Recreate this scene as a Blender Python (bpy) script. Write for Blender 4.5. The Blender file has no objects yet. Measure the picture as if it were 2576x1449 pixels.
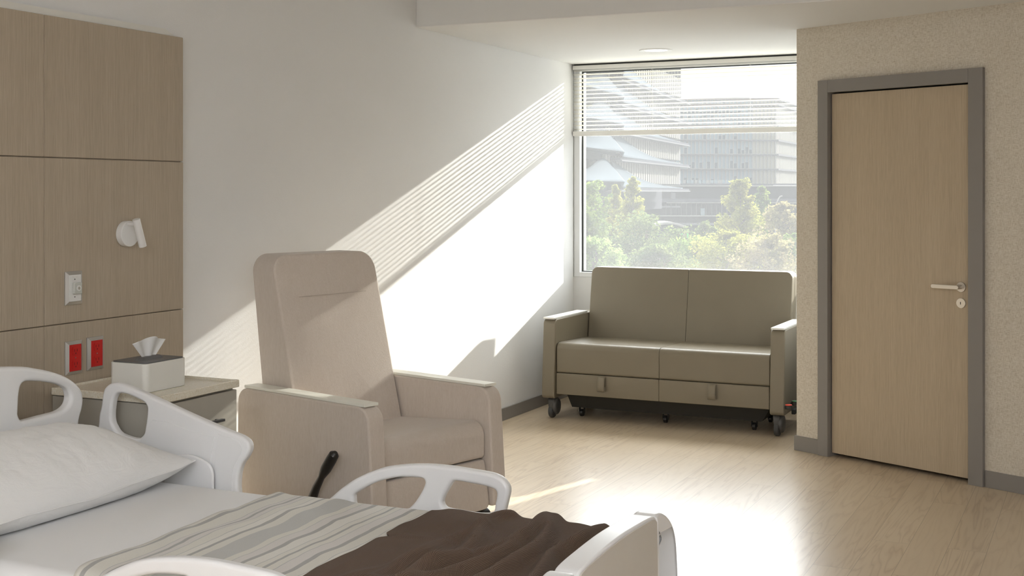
import bpy, bmesh, math, random
from mathutils import Vector, Matrix, noise
R = math.radians
C = bpy.context.scene.collection
random.seed(7)

# ------------------------------------------------------------------ camera, world, sun, exposure
CAM_H = 1.52; FPX = 3184.0; CX = 1288.0; HY = 484.0; YAW = math.atan(1505.0/3184.0)
S_, C_ = math.sin(YAW), math.cos(YAW)
cam_data = bpy.data.cameras.new('camera'); cam = bpy.data.objects.new('camera', cam_data); C.objects.link(cam)
cam.location = (0, 0, CAM_H); cam.rotation_euler = (R(90), 0, YAW)
cam_data.sensor_width = 36; cam_data.lens = FPX/2576*36; cam_data.shift_y = -(724.5-HY)/2576
cam_data.clip_start = 0.05; cam_data.clip_end = 2000
sc = bpy.context.scene; sc.camera = cam
sc.view_settings.view_transform = 'Standard'; sc.view_settings.look = 'None'
sc.view_settings.gamma = 1; sc.view_settings.use_curve_mapping = False
sc.view_settings.exposure = 0.44

world = bpy.data.worlds.new('sky'); sc.world = world; world.use_nodes = True
nt = world.node_tree; nt.nodes.clear()
wo = nt.nodes.new('ShaderNodeOutputWorld'); bg = nt.nodes.new('ShaderNodeBackground')
tc = nt.nodes.new('ShaderNodeTexCoord'); dp = nt.nodes.new('ShaderNodeVectorMath'); dp.operation = 'DOT_PRODUCT'; cr = nt.nodes.new('ShaderNodeValToRGB')
dp.inputs[1].default_value = Vector((-0.30, 1.0, 0.54)).normalized()           # bright haze on the far side of the sky
nt.links.new(tc.outputs['Generated'], dp.inputs[0]); nt.links.new(dp.outputs['Value'], cr.inputs[0])
e_ = cr.color_ramp.elements
e_[0].position = 0.0; e_[0].color = (0.055, 0.06, 0.068, 1); e_[1].position = 1.0; e_[1].color = (0.93, 0.96, 1.0, 1)
q_ = e_.new(0.66); q_.color = (0.085, 0.09, 0.097, 1); q_ = e_.new(0.86); q_.color = (0.72, 0.72, 0.71, 1)
sp_ = nt.nodes.new('ShaderNodeSeparateXYZ'); mr_ = nt.nodes.new('ShaderNodeMapRange'); mr_.interpolation_type = 'SMOOTHSTEP'   # the sky is duller low over the roofs
nt.links.new(tc.outputs['Generated'], sp_.inputs[0]); nt.links.new(sp_.outputs['Z'], mr_.inputs['Value'])
mr_.inputs['From Min'].default_value = 0.10; mr_.inputs['From Max'].default_value = 0.24; mr_.inputs['To Min'].default_value = 1.5; mr_.inputs['To Max'].default_value = 17.0
nt.links.new(mr_.outputs['Result'], bg.inputs[1]); nt.links.new(cr.outputs[0], bg.inputs[0])
nt.links.new(bg.outputs[0], wo.inputs[0])

SUN_DIR = Vector((-0.27, -1.0, -0.3565)).normalized()      # the way the sunlight travels
sd = bpy.data.lights.new('sun', 'SUN'); so = bpy.data.objects.new('sun', sd); C.objects.link(so)
so.rotation_euler = SUN_DIR.to_track_quat('-Z', 'Y').to_euler(); so.location = (3, 30, 14)
sd.energy = 9.0; sd.angle = R(0.5); sd.color = (1.0, 0.965, 0.90)
pd = bpy.data.lights.new('window_portal', 'AREA'); po = bpy.data.objects.new('window_portal', pd); C.objects.link(po)
pd.shape = 'RECTANGLE'; pd.size = 1.86; pd.size_y = 1.56; po.location = (-2.67, 8.99, 1.70); po.rotation_euler = (R(-90), 0, 0)
pd.cycles.is_portal = True
for k_, (lx, ly) in enumerate(((-0.8, -1.25), (0.6, -1.25), (2.0, -1.25))):      # unseen fill lamps, added behind the viewer to brighten the near room
    ld = bpy.data.lights.new('fill_lamp', 'AREA'); lo_ = bpy.data.objects.new('fill_lamp', ld); C.objects.link(lo_)
    ld.shape = 'RECTANGLE'; ld.size = 1.15; ld.size_y = 0.55; ld.energy = 43; ld.color = (0.93, 0.95, 1.0); lo_.location = (lx, ly, 3.035)
try: sc.cycles.sample_clamp_indirect = 12
except Exception: pass

# ------------------------------------------------------------------ measuring helpers
def ray(px, py):
    a = (px-CX)/FPX; b = (HY-py)/FPX
    return Vector((-S_+a*C_, C_+a*S_, b))
def P(px, py, x=None, y=None, z=None):
    r = ray(px, py); o = Vector((0, 0, CAM_H))
    if x is not None: t = x/r.x
    elif y is not None: t = y/r.y
    else: t = (z-CAM_H)/r.z
    return o+r*t

# ------------------------------------------------------------------ material helpers
def lin(c):
    return tuple(((v/255)/12.92 if v/255 <= 0.04045 else ((v/255+0.055)/1.055)**2.4) for v in c)
class NT:
    def __init__(s, name):
        s.m = bpy.data.materials.new(name); s.m.use_nodes = True; s.t = s.m.node_tree; s.t.nodes.clear()
        s.out = s.n('ShaderNodeOutputMaterial')
    def n(s, k, **kw):
        x = s.t.nodes.new(k)
        for a, b in kw.items(): setattr(x, a, b)
        return x
    def l(s, a, b): s.t.links.new(a, b)
    def coord(s, scale=(1, 1, 1), rot=(0, 0, 0), kind='Object'):
        c = s.n('ShaderNodeTexCoord'); m = s.n('ShaderNodeMapping')
        m.inputs['Scale'].default_value = scale; m.inputs['Rotation'].default_value = rot
        s.l(c.outputs[kind], m.inputs[0]); return m.outputs[0]
    def noise(s, vec, scale, detail=4, rough=0.5, dist=0.0):
        x = s.n('ShaderNodeTexNoise'); s.l(vec, x.inputs['Vector']); x.inputs['Scale'].default_value = scale
        x.inputs['Detail'].default_value = detail; x.inputs['Roughness'].default_value = rough; x.inputs['Distortion'].default_value = dist
        return x.outputs['Fac']
    def ramp(s, fac, stops, interp='LINEAR'):
        x = s.n('ShaderNodeValToRGB'); x.color_ramp.interpolation = interp; s.l(fac, x.inputs[0])
        e = x.color_ramp.elements
        while len(e) < len(stops): e.new(0.5)
        for i, (p, c) in enumerate(stops): e[i].position = p; e[i].color = tuple(c)+(1,)
        return x.outputs[0]
    def math(s, op, a, b=None, clamp=False):
        x = s.n('ShaderNodeMath', operation=op); x.use_clamp = clamp
        for i, v in enumerate((a, b)):
            if v is None: continue
            if isinstance(v, (int, float)): x.inputs[i].default_value = v
            else: s.l(v, x.inputs[i])
        return x.outputs[0]
    def mix(s, fac, a, b, mode='MIX'):
        x = s.n('ShaderNodeMix', data_type='RGBA', blend_type=mode)
        for i, v in ((0, fac), (6, a), (7, b)):
            if isinstance(v, (int, float)): x.inputs[i].default_value = v
            elif isinstance(v, tuple): x.inputs[i].default_value = tuple(v)+(1,) if len(v) == 3 else v
            else: s.l(v, x.inputs[i])
        return x.outputs[2]
    def bump(s, h, strength=0.3, dist=0.01, prev=None):
        x = s.n('ShaderNodeBump'); x.inputs['Strength'].default_value = strength; x.inputs['Distance'].default_value = dist
        s.l(h, x.inputs['Height'])
        if prev is not None: s.l(prev, x.inputs['Normal'])
        return x.outputs[0]
    def bsdf(s, col, rough=0.5, normal=None, metal=0.0, spec=0.5, sheen=0.0, coat=0.0):
        b = s.n('ShaderNodeBsdfPrincipled')
        if isinstance(col, tuple): b.inputs['Base Color'].default_value = tuple(col)+(1,)
        else: s.l(col, b.inputs['Base Color'])
        if isinstance(rough, (int, float)): b.inputs['Roughness'].default_value = rough
        else: s.l(rough, b.inputs['Roughness'])
        b.inputs['Metallic'].default_value = metal; b.inputs['Specular IOR Level'].default_value = spec
        b.inputs['Sheen Weight'].default_value = sheen; b.inputs['Coat Weight'].default_value = coat
        if normal is not None: s.l(normal, b.inputs['Normal'])
        s.l(b.outputs[0], s.out.inputs[0]); return b

def plain(name, col, rough=0.5, metal=0.0, spec=0.5, grain=0.0, gscale=300, sheen=0.0, coat=0.0):
    t = NT(name); v = t.coord()
    f = t.noise(v, 6, 3); c = t.mix(f, tuple(x*0.97 for x in col), tuple(min(1, x*1.03) for x in col))
    nrm = t.bump(t.noise(v, gscale, 2), grain, 0.002) if grain else None
    t.bsdf(c, rough, nrm, metal, spec, sheen, coat); return t.m

def wood_veneer(name, base, dark, light, horiz='y'):
    t = NT(name)
    sc1 = {'y': (1, 1, 0.012), 'x': (1, 1, 0.012)}[horiz]
    v = t.coord(sc1); n1 = t.noise(v, 230, 5, 0.6)
    v2 = t.coord((1, 1, 0.03)); n2 = t.noise(v2, 11, 4, 0.55)
    v3 = t.coord((1, 1, 0.03)); n3 = t.noise(v3, 420, 2)
    c = t.ramp(n1, [(0.2, dark), (0.5, base), (0.8, light)])
    c = t.mix(t.ramp(n2, [(0.3, (0,)*3), (0.7, (1,)*3)]), t.mix(0.5, c, dark), c)
    c = t.mix(0.3, c, t.ramp(n3, [(0.35, dark), (0.65, light)]))
    t.bsdf(c, 0.5, t.bump(n1, 0.06, 0.002), spec=0.35); return t.m

def fabric_linen(name, a, b, rot=(0, 0, 0), vscale=(1, 1, 0.09), bumpy=0.3):
    t = NT(name); v = t.coord(vscale, rot)
    n1 = t.noise(v, 420, 3, 0.6); n2 = t.noise(t.coord((1, 1, 1)), 700, 2)
    n3 = t.noise(t.coord((1, 1, 0.08)), 60, 3)
    c = t.ramp(n1, [(0.3, a), (0.62, b)]); c = t.mix(0.25, c, t.ramp(n3, [(0.3, a), (0.7, b)]))
    h = t.math('ADD', n1, t.math('MULTIPLY', n2, 0.4))
    t.bsdf(c, 0.85, t.bump(h, bumpy, 0.003), spec=0.2, sheen=0.25); return t.m

M = {}
# painted walls, a fine roller texture
t = NT('white_wall_paint'); v = t.coord(); t.bsdf(t.mix(t.noise(v, 3, 2), (0.81, 0.81, 0.80), (0.83, 0.83, 0.82)), 0.6, t.bump(t.noise(v, 170, 3), 0.25, 0.002), spec=0.25); M['wall'] = t.m
t = NT('white_ceiling_paint'); v = t.coord(); t.bsdf(t.mix(t.noise(v, 3, 2), (0.79, 0.785, 0.765), (0.81, 0.805, 0.785)), 0.8, t.bump(t.noise(v, 260, 2), 0.1, 0.002), spec=0.2); M['ceiling'] = t.m
# woven wallcovering
t = NT('woven_wallcovering')
h1 = t.noise(t.coord((0.8, 0.8, 8)), 66, 3, 0.6); h2 = t.noise(t.coord((8, 8, 0.8)), 66, 3, 0.6)
f = t.math('MULTIPLY', t.math('ADD', h1, h2), 0.5)
c = t.ramp(f, [(0.36, (0.47, 0.40, 0.30)), (0.5, (0.67, 0.61, 0.51)), (0.64, (0.76, 0.71, 0.62))])
t.bsdf(c, 0.85, t.bump(f, 0.35, 0.004), spec=0.2); M['wallcover'] = t.m
M['panel_wood'] = wood_veneer('taupe_wood_veneer', (0.485, 0.41, 0.315), (0.385, 0.32, 0.24), (0.565, 0.49, 0.385))
M['door_wood'] = wood_veneer('door_oak_veneer', (0.50, 0.405, 0.285), (0.40, 0.318, 0.218), (0.585, 0.485, 0.35))
M['trim'] = plain('grey_trim_paint', (0.255, 0.235, 0.215), 0.5, spec=0.4)
M['trim_white'] = plain('ivory_cap', (0.80, 0.79, 0.74), 0.5)
# floor : long light planks running towards the window
t = NT('light_plank_floor')
v = t.coord((1, 1, 1), (0, 0, R(90)))
br = t.n('ShaderNodeTexBrick'); t.l(v, br.inputs['Vector']); br.inputs['Scale'].default_value = 1.0
br.inputs['Brick Width'].default_value = 1.3; br.inputs['Row Height'].default_value = 0.157; br.inputs['Mortar Size'].default_value = 0.0011
br.inputs['Mortar Smooth'].default_value = 0.3; br.offset = 0.37; br.inputs['Bias'].default_value = 0
br.inputs['Color1'].default_value = (0, 0, 0, 1); br.inputs['Color2'].default_value = (1, 1, 1, 1); br.inputs['Mortar'].default_value = (0.5, 0.5, 0.5, 1)
cid = br.outputs['Color']
vv = t.n('ShaderNodeVectorMath', operation='ADD'); off = t.n('ShaderNodeVectorMath', operation='SCALE'); t.l(cid, off.inputs[0]); off.inputs['Scale'].default_value = 13.0
t.l(t.coord((1, 0.075, 1)), vv.inputs[0]); t.l(off.outputs[0], vv.inputs[1])
g1 = t.noise(vv.outputs[0], 8, 3, 0.5, 0.35)
rings = t.math('FRACT', t.math('MULTIPLY', g1, 13.0)); rings = t.math('ABSOLUTE', t.math('SUBTRACT', rings, 0.5))
g2 = t.noise(vv.outputs[0], 90, 4, 0.7); g3 = t.noise(vv.outputs[0], 2.2, 2)
fine = t.ramp(rings, [(0.0, (0.42, 0.30, 0.195)), (0.08, (0.53, 0.405, 0.275)), (0.3, (0.665, 0.54, 0.385))])
c = t.mix(t.ramp(g3, [(0.36, (0.25,)*3), (0.6, (1.0,)*3)]), (0.66, 0.535, 0.38), fine)
c = t.mix(0.22, c, t.ramp(g2, [(0.3, (0.48, 0.37, 0.25)), (0.7, (0.70, 0.59, 0.44))]))
c = t.mix(0.30, c, t.mix(cid, (0.58, 0.455, 0.315), (0.70, 0.575, 0.42)))
c = t.mix(br.outputs['Fac'], c, (0.36, 0.28, 0.19))
rg = t.ramp(g2, [(0.2, (0.27,)*3), (0.8, (0.35,)*3)])
hh = t.math('SUBTRACT', t.math('MULTIPLY', g2, 0.2), br.outputs['Fac'])
t.bsdf(c, rg, t.bump(hh, 0.12, 0.002), spec=0.6); M['floor'] = t.m

M['fab'] = fabric_linen('beige_woven_fabric', (0.63, 0.545, 0.465), (0.71, 0.63, 0.555))
M['cap'] = plain('ivory_arm_cap', (0.88, 0.87, 0.78), 0.35, spec=0.5)
M['sofacap'] = plain('white_arm_cap', (0.84, 0.83, 0.78), 0.35)
t = NT('olive_vinyl'); v = t.coord(); vo = t.n('ShaderNodeTexVoronoi'); t.l(v, vo.inputs['Vector']); vo.inputs['Scale'].default_value = 520
t.bsdf(t.mix(t.noise(v, 5, 2), (0.21, 0.178, 0.125), (0.23, 0.196, 0.139)), 0.40, t.bump(vo.outputs['Distance'], 0.15, 0.002), spec=0.5); M['vinyl'] = t.m
M['seam'] = plain('dark_seam_thread', (0.12, 0.10, 0.075), 0.6)
M['fabseam'] = plain('taupe_seam_thread', (0.50, 0.42, 0.35), 0.8)
M['black'] = plain('black_plastic', (0.018, 0.017, 0.016), 0.4)
M['caster'] = plain('dark_grey_caster_plastic', (0.075, 0.073, 0.07), 0.42)
M['tyre'] = plain('grey_rubber', (0.06, 0.06, 0.06), 0.55)
M['under'] = plain('black_steel_pan', (0.02, 0.018, 0.013), 0.6)
M['red'] = plain('red_pedal', (0.8, 0.07, 0.03), 0.35); M['green'] = plain('green_pedal', (0.06, 0.22, 0.09), 0.4)
M['bed'] = plain('white_moulded_plastic', (0.87, 0.87, 0.87), 0.32, spec=0.45, grain=0.03, gscale=600)
M['bedshade'] = plain('shaded_white_plastic', (0.62, 0.585, 0.53), 0.4)  # white plastic darkened to paint the shade on the footboard's outer side
M['steel_frame'] = plain('painted_bed_frame', (0.55, 0.55, 0.55), 0.45)
t = NT('white_cotton_sheet'); v = t.coord(); t.bsdf((0.85, 0.85, 0.845), 0.85, t.bump(t.noise(t.coord((1, 1, 1)), 14, 5, 0.6), 0.12, 0.01, t.bump(t.noise(v, 900, 2), 0.15, 0.001)), spec=0.2, sheen=0.15); M['sheet'] = t.m
t = NT('pillow_cotton'); t.bsdf((0.87, 0.87, 0.86), 0.85, t.bump(t.noise(t.coord((1.5, 0.7, 1.5)), 12, 5, 0.62, 1.5), 0.35, 0.012, t.bump(t.noise(t.coord(), 900, 2), 0.12, 0.001)), spec=0.2, sheen=0.1); M['pillow'] = t.m
M['steel'] = plain('brushed_steel', (0.52, 0.515, 0.50), 0.38, metal=0.85, grain=0.05, gscale=500)
M['nickel'] = plain('satin_nickel', (0.60, 0.555, 0.49), 0.36, metal=0.75)
M['redplate'] = plain('red_outlet_plastic', (0.62, 0.012, 0.012), 0.35)
M['redslot'] = plain('outlet_slot', (0.16, 0.004, 0.004), 0.6)
M['whiteplastic'] = plain('white_plastic', (0.80, 0.80, 0.78), 0.35)
M['clearplastic'] = plain('pale_grey_plastic', (0.60, 0.62, 0.58), 0.25)
M['lampwhite'] = plain('white_lamp_enamel', (0.82, 0.815, 0.80), 0.4)
M['lens'] = plain('lamp_lens_amber_dark', (0.12, 0.08, 0.045), 0.3)
M['cabinet'] = plain('taupe_laminate', (0.42, 0.395, 0.34), 0.45)
t = NT('speckled_cream_stone'); v = t.coord(); f1 = t.noise(v, 210, 4, 0.7); f2 = t.noise(v, 60, 3)
c = t.ramp(f1, [(0.36, (0.72, 0.64, 0.48)), (0.5, (0.83, 0.79, 0.67)), (0.66, (0.91, 0.89, 0.81))]); c = t.mix(0.25, c, t.ramp(f2, [(0.3, (0.6, 0.5, 0.33)), (0.7, (0.78, 0.74, 0.63))]))
t.bsdf(c, 0.25, spec=0.5); M['stone'] = t.m
M['boxwhite'] = plain('matt_cream_plastic', (0.80, 0.79, 0.74), 0.45)
M['boxlid'] = plain('dark_grey_lid', (0.13, 0.13, 0.135), 0.4)
M['handle'] = plain('dark_grey_handle', (0.05, 0.052, 0.056), 0.4)
t = NT('tissue_paper'); v = t.coord(); d = t.n('ShaderNodeBsdfDiffuse'); tr = t.n('ShaderNodeBsdfTranslucent'); mx = t.n('ShaderNodeMixShader')
vo = t.n('ShaderNodeTexVoronoi'); t.l(v, vo.inputs['Vector']); vo.inputs['Scale'].default_value = 420
d.inputs[0].default_value = (0.92, 0.92, 0.91, 1); tr.inputs[0].default_value = (0.92, 0.92, 0.91, 1); mx.inputs[0].default_value = 0.15
t.l(t.bump(vo.outputs['Distance'], 0.35, 0.001), d.inputs['Normal']); t.l(d.outputs[0], mx.inputs[1]); t.l(tr.outputs[0], mx.inputs[2]); t.l(mx.outputs[0], t.out.inputs[0]); M['tissue'] = t.m
# blinds
t = NT('cream_blind_slat'); d = t.n('ShaderNodeBsdfDiffuse'); tr = t.n('ShaderNodeBsdfTranslucent'); mx = t.n('ShaderNodeMixShader')
d.inputs[0].default_value = (0.76, 0.745, 0.69, 1); tr.inputs[0].default_value = (0.76, 0.745, 0.69, 1); mx.inputs[0].default_value = 0.08
t.l(d.outputs[0], mx.inputs[1]); t.l(tr.outputs[0], mx.inputs[2]); t.l(mx.outputs[0], t.out.inputs[0]); M['slat'] = t.m
M['blindrail'] = plain('cream_blind_rail', (0.82, 0.81, 0.77), 0.45)
M['winframe'] = plain('white_window_frame', (0.83, 0.84, 0.84), 0.4)
M['gasket'] = plain('black_gasket_and_gap', (0.02, 0.022, 0.02), 0.5)
# window glass, its translucent share paints a bright haze over the view
t = NT('hazed_window_glass'); tp = t.n('ShaderNodeBsdfTransparent'); tr = t.n('ShaderNodeBsdfTranslucent'); gl = t.n('ShaderNodeBsdfGlossy'); mx = t.n('ShaderNodeMixShader'); m2 = t.n('ShaderNodeMixShader')
tp.inputs[0].default_value = (0.97, 0.98, 0.97, 1); tr.inputs[0].default_value = (0.93, 0.95, 0.97, 1); gl.inputs['Roughness'].default_value = 0.02
mx.inputs[0].default_value = 0.034; m2.inputs[0].default_value = 0.03
t.l(tp.outputs[0], mx.inputs[1]); t.l(tr.outputs[0], mx.inputs[2]); t.l(mx.outputs[0], m2.inputs[1]); t.l(gl.outputs[0], m2.inputs[2]); t.l(m2.outputs[0], t.out.inputs[0]); M['glass'] = t.m
# striped blanket
t = NT('striped_cotton_blanket'); co = t.n('ShaderNodeTexCoord'); sp = t.n('ShaderNodeSeparateXYZ'); t.l(co.outputs['UV'], sp.inputs[0])
G1 = (0.40, 0.395, 0.375); G2 = (0.53, 0.53, 0.505); B1 = (0.74, 0.72, 0.645); B2 = (0.71, 0.68, 0.64); B3 = (0.78, 0.76, 0.695)
stops = [(0, B1), (.012, G1), (.03, B1), (.085, G2), (.089, B2), (.105, G1), (.117, B2), (.135, G2), (.139, B1), (.175, G2), (.178, B3), (.205, G1), (.222, B1), (.255, G2), (.34, B1), (.37, G2), (.374, B2), (.41, G1), (.428, B3), (.47, G2), (.474, B1), (.50, G1), (.508, B1), (.535, G2), (.539, B2), (.575, G1), (.595, B1), (.64, G2), (.644, B3), (.67, G2), (.69, G2), (.79, B1)]
uw = t.math('ADD', sp.outputs['X'], t.math('MULTIPLY', t.math('SUBTRACT', t.noise(co.outputs['UV'], 5.5, 2), 0.5), 0.035))
c = t.ramp(uw, stops, 'CONSTANT')
gr = t.noise(t.coord(), 500, 2); c = t.mix(0.12, c, t.ramp(gr, [(0.3, (0.35,)*3), (0.7, (0.8,)*3)]))
t.bsdf(c, 0.9, t.bump(gr, 0.2, 0.001), spec=0.15, sheen=0.15); M['stripes'] = t.m
# knitted throw : ribs with little knots
t = NT('brown_knitted_throw'); co = t.n('ShaderNodeTexCoord'); sp = t.n('ShaderNodeSeparateXYZ'); t.l(co.outputs['UV'], sp.inputs[0])
ra = t.math('ABSOLUTE', t.math('SINE', t.math('MULTIPLY', sp.outputs['X'], 820.0)))
rb = t.math('ABSOLUTE', t.math('SINE', t.math('ADD', t.math('MULTIPLY', sp.outputs['Y'], 560.0), t.math('MULTIPLY', t.math('FLOOR', t.math('DIVIDE', t.math('MULTIPLY', sp.outputs['X'], 820.0), math.pi)), 1.57))))
kh = t.math('MULTIPLY', ra, t.math('ADD', t.math('MULTIPLY', rb, 0.45), 0.55)); kn = t.noise(t.coord(), 900, 2); kh2 = t.math('ADD', kh, t.math('MULTIPLY', kn, 0.35))
c = t.ramp(kh2, [(0.1, (0.085, 0.054, 0.037)), (0.8, (0.16, 0.107, 0.075)), (1.0, (0.19, 0.132, 0.096))])
t.bsdf(c, 0.95, t.bump(kh2, 0.7, 0.002), spec=0.1, sheen=0.05); M['knit'] = t.m
# light lens
t = NT('lit_diffuser'); e = t.n('ShaderNodeEmission'); e.inputs[0].default_value = (1, 0.97, 0.9, 1); e.inputs[1].default_value = 3.0; t.l(e.outputs[0], t.out.inputs[0]); M['emit'] = t.m

# ------------------------------------------------------------------ mesh helpers
def wmat(o):
    m = o.matrix_basis.copy()
    return wmat(o.parent) @ m if o.parent else m
def link(name, src, mat, parent=None, local=False, smooth=True, mats=None):
    if isinstance(src, bmesh.types.BMesh):
        me = bpy.data.meshes.new(name); src.normal_update(); src.to_mesh(me); src.free()
    else: me = src; me.name = name
    o = bpy.data.objects.new(name, me)
    if mats:
        for q in mats: me.materials.append(M[q])
    else: me.materials.clear(); me.materials.append(M[mat] if isinstance(mat, str) else mat)
    if parent is not None and not local: me.transform(wmat(parent).inverted())
    if smooth:
        for p in me.polygons: p.use_smooth = True
        try: me.set_sharp_from_angle(angle=R(38))
        except Exception: pass
    C.objects.link(o)
    if parent is not None: o.parent = parent
    if smooth and len(me.polygons) < 4000:
        w_ = o.modifiers.new('weighted_normals', 'WEIGHTED_NORMAL'); w_.keep_sharp = True; w_.weight = 80
    return o
def thing(name, label, cat, loc=(0, 0, 0), rz=0, group=None):
    o = bpy.data.objects.new(name, None); C.objects.link(o); o.empty_display_size = 0.1
    o.location = loc; o.rotation_euler = (0, 0, rz); o['label'] = label; o['category'] = cat
    if group: o['group'] = group
    return o
def tag(o, label, cat, group=None, kind=None):
    o['label'] = label; o['category'] = cat
    if group: o['group'] = group
    if kind: o['kind'] = kind
    return o
def struct(o): o['kind'] = 'structure'; return o
def nb(): return bmesh.new()
def box(b, x0, x1, y0, y1, z0, z1, bev=0.0, seg=2, mi=0, fn=None):
    r = bmesh.ops.create_cube(b, size=1.0); vs = r['verts']
    for v in vs: v.co = Vector((x0+(v.co.x+.5)*(x1-x0), y0+(v.co.y+.5)*(y1-y0), z0+(v.co.z+.5)*(z1-z0)))
    fs = set(f for v in vs for f in v.link_faces)
    for f in fs: f.material_index = mi
    if bev > 0:
        es = list(set(e for v in vs for e in v.link_edges))
        r2 = bmesh.ops.bevel(b, geom=es, offset=bev, segments=seg, affect='EDGES', profile=0.5)
        for f in r2['faces']: f.material_index = mi
        vs = list(set(list(r2['verts'])+[v for v in vs if v.is_valid]))
    if fn:
        for v in set(vs): v.co = fn(v.co)
    return b
def tube(b, p0, p1, r0, r1=None, seg=24, bev=0.0, mi=0, cap=True):
    p0 = Vector(p0); p1 = Vector(p1); r1 = r0 if r1 is None else r1
    q = (p1-p0).to_track_quat('Z', 'Y').to_matrix().to_4x4(); L = (p1-p0).length
    prof = []
    if bev > 0:
        for i in range(4): a = i/3*math.pi/2; prof.append((r0-bev+bev*math.sin(a), bev-bev*math.cos(a)))
        for i in range(4): a = i/3*math.pi/2; prof.append((r1-bev+bev*math.cos(a), L-bev+bev*math.sin(a)))
    else: prof = [(r0, 0), (r1, L)]
    rings = []
    for (r, h) in prof:
        rings.append([b.verts.new(p0+(q @ Vector((r*math.cos(2*math.pi*k/seg), r*math.sin(2*math.pi*k/seg), h)))) for k in range(seg)])
    for a, c in zip(rings, rings[1:]):
        for k in range(seg):
            f = b.faces.new((a[k], a[(k+1) % seg], c[(k+1) % seg], c[k])); f.material_index = mi
    if cap:
        b.faces.new(list(reversed(rings[0]))).material_index = mi; b.faces.new(rings[-1]).material_index = mi
    return b
def path_tube(b, pts, radii, seg=12, cyclic=False, flat=1.0):
    pts = [Vector(p) for p in pts]; n = len(pts)
    if isinstance(radii, (int, float)): radii = [radii]*n
    rings = []; up = None
    for i, p in enumerate(pts):
        a = pts[i-1] if (i > 0 or cyclic) else p; c = pts[(i+1) % n] if (i < n-1 or cyclic) else p
        d = (c-a).normalized()
        if up is None: up = Vector((0, 0, 1)) if abs(d.z) < 0.9 else Vector((1, 0, 0))
        s = d.cross(up).normalized(); u = s.cross(d).normalized(); up = u
        rings.append([b.verts.new(p+s*radii[i]*math.cos(2*math.pi*k/seg)+u*radii[i]*flat*math.sin(2*math.pi*k/seg)) for k in range(seg)])
    m = n if cyclic else n-1
    for i in range(m):
        A = rings[i]; B = rings[(i+1) % n]
        for k in range(seg): b.faces.new((A[k], A[(k+1) % seg], B[(k+1) % seg], B[k]))
    if not cyclic:
        b.faces.new(list(reversed(rings[0]))); b.faces.new(rings[-1])
    bmesh.ops.recalc_face_normals(b, faces=b.faces)
    return b
def catmull(pts, n=6, cyclic=True):
    out = []; N = len(pts)
    for i in range(N if cyclic else N-1):
        g = lambda k: pts[k % N] if cyclic else pts[max(0, min(N-1, k))]
        p0, p1, p2, p3 = g(i-1), g(i), g(i+1), g(i+2)
        for k in range(n):
            t = k/n; t2 = t*t; t3 = t2*t
            out.append(tuple(0.5*((2*p1[j])+(-p0[j]+p2[j])*t+(2*p0[j]-5*p1[j]+4*p2[j]-p3[j])*t2+(-p0[j]+3*p1[j]-3*p2[j]+p3[j])*t3) for j in range(len(p1))))
    if not cyclic: out.append(tuple(pts[-1]))
    return out
def plate(outlines, thick, bev, fn):
    """flat shape with holes, edges rounded; fn(a, b, depth) -> world"""
    cu = bpy.data.curves.new('tmp', 'CURVE'); cu.dimensions = '2D'; cu.fill_mode = 'BOTH'
    cu.extrude = thick/2-bev; cu.bevel_depth = bev; cu.offset = -bev; cu.bevel_resolution = 4
    for ol in outlines:
        s = cu.splines.new('POLY'); s.points.add(len(ol)-1); s.use_cyclic_u = True
        for p, q in zip(s.points, ol): p.co = (q[0], q[1], 0, 1)
    o = bpy.data.objects.new('tmp', cu); me = bpy.data.meshes.new_from_object(o)
    bpy.data.objects.remove(o)
    for v in me.vertices: v.co = fn(v.co.x, v.co.y, v.co.z)
    b = bmesh.new(); b.from_mesh(me); bpy.data.meshes.remove(me)
    bmesh.ops.remove_doubles(b, verts=b.verts, dist=1e-5); bmesh.ops.recalc_face_normals(b, faces=b.faces)
    return b
def rr(a0, a1, b0, b1, r, n=6):
    rs = [r]*4 if isinstance(r, (int, float)) else r      # (a1,b1) (a0,b1) (a0,b0) (a1,b0)
    cs = [(a1, b1, -1, -1, 0), (a0, b1, 1, -1, 90), (a0, b0, 1, 1, 180), (a1, b0, -1, 1, 270)]
    out = []
    for (x, y, sx, sy, st), q in zip(cs, rs):
        q = max(q, 1e-4)
        for i in range(n+1):
            a = R(st+90*i/n); out.append((x+sx*q+q*math.cos(a), y+sy*q+q*math.sin(a)))
    return out
def densify(ol, step):
    out = []
    for i in range(len(ol)):
        p, q = ol[i], ol[(i+1) % len(ol)]; d = math.hypot(q[0]-p[0], q[1]-p[1]); k = max(1, int(d/step))
        for j in range(k): out.append((p[0]+(q[0]-p[0])*j/k, p[1]+(q[1]-p[1])*j/k))
    return out
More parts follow.
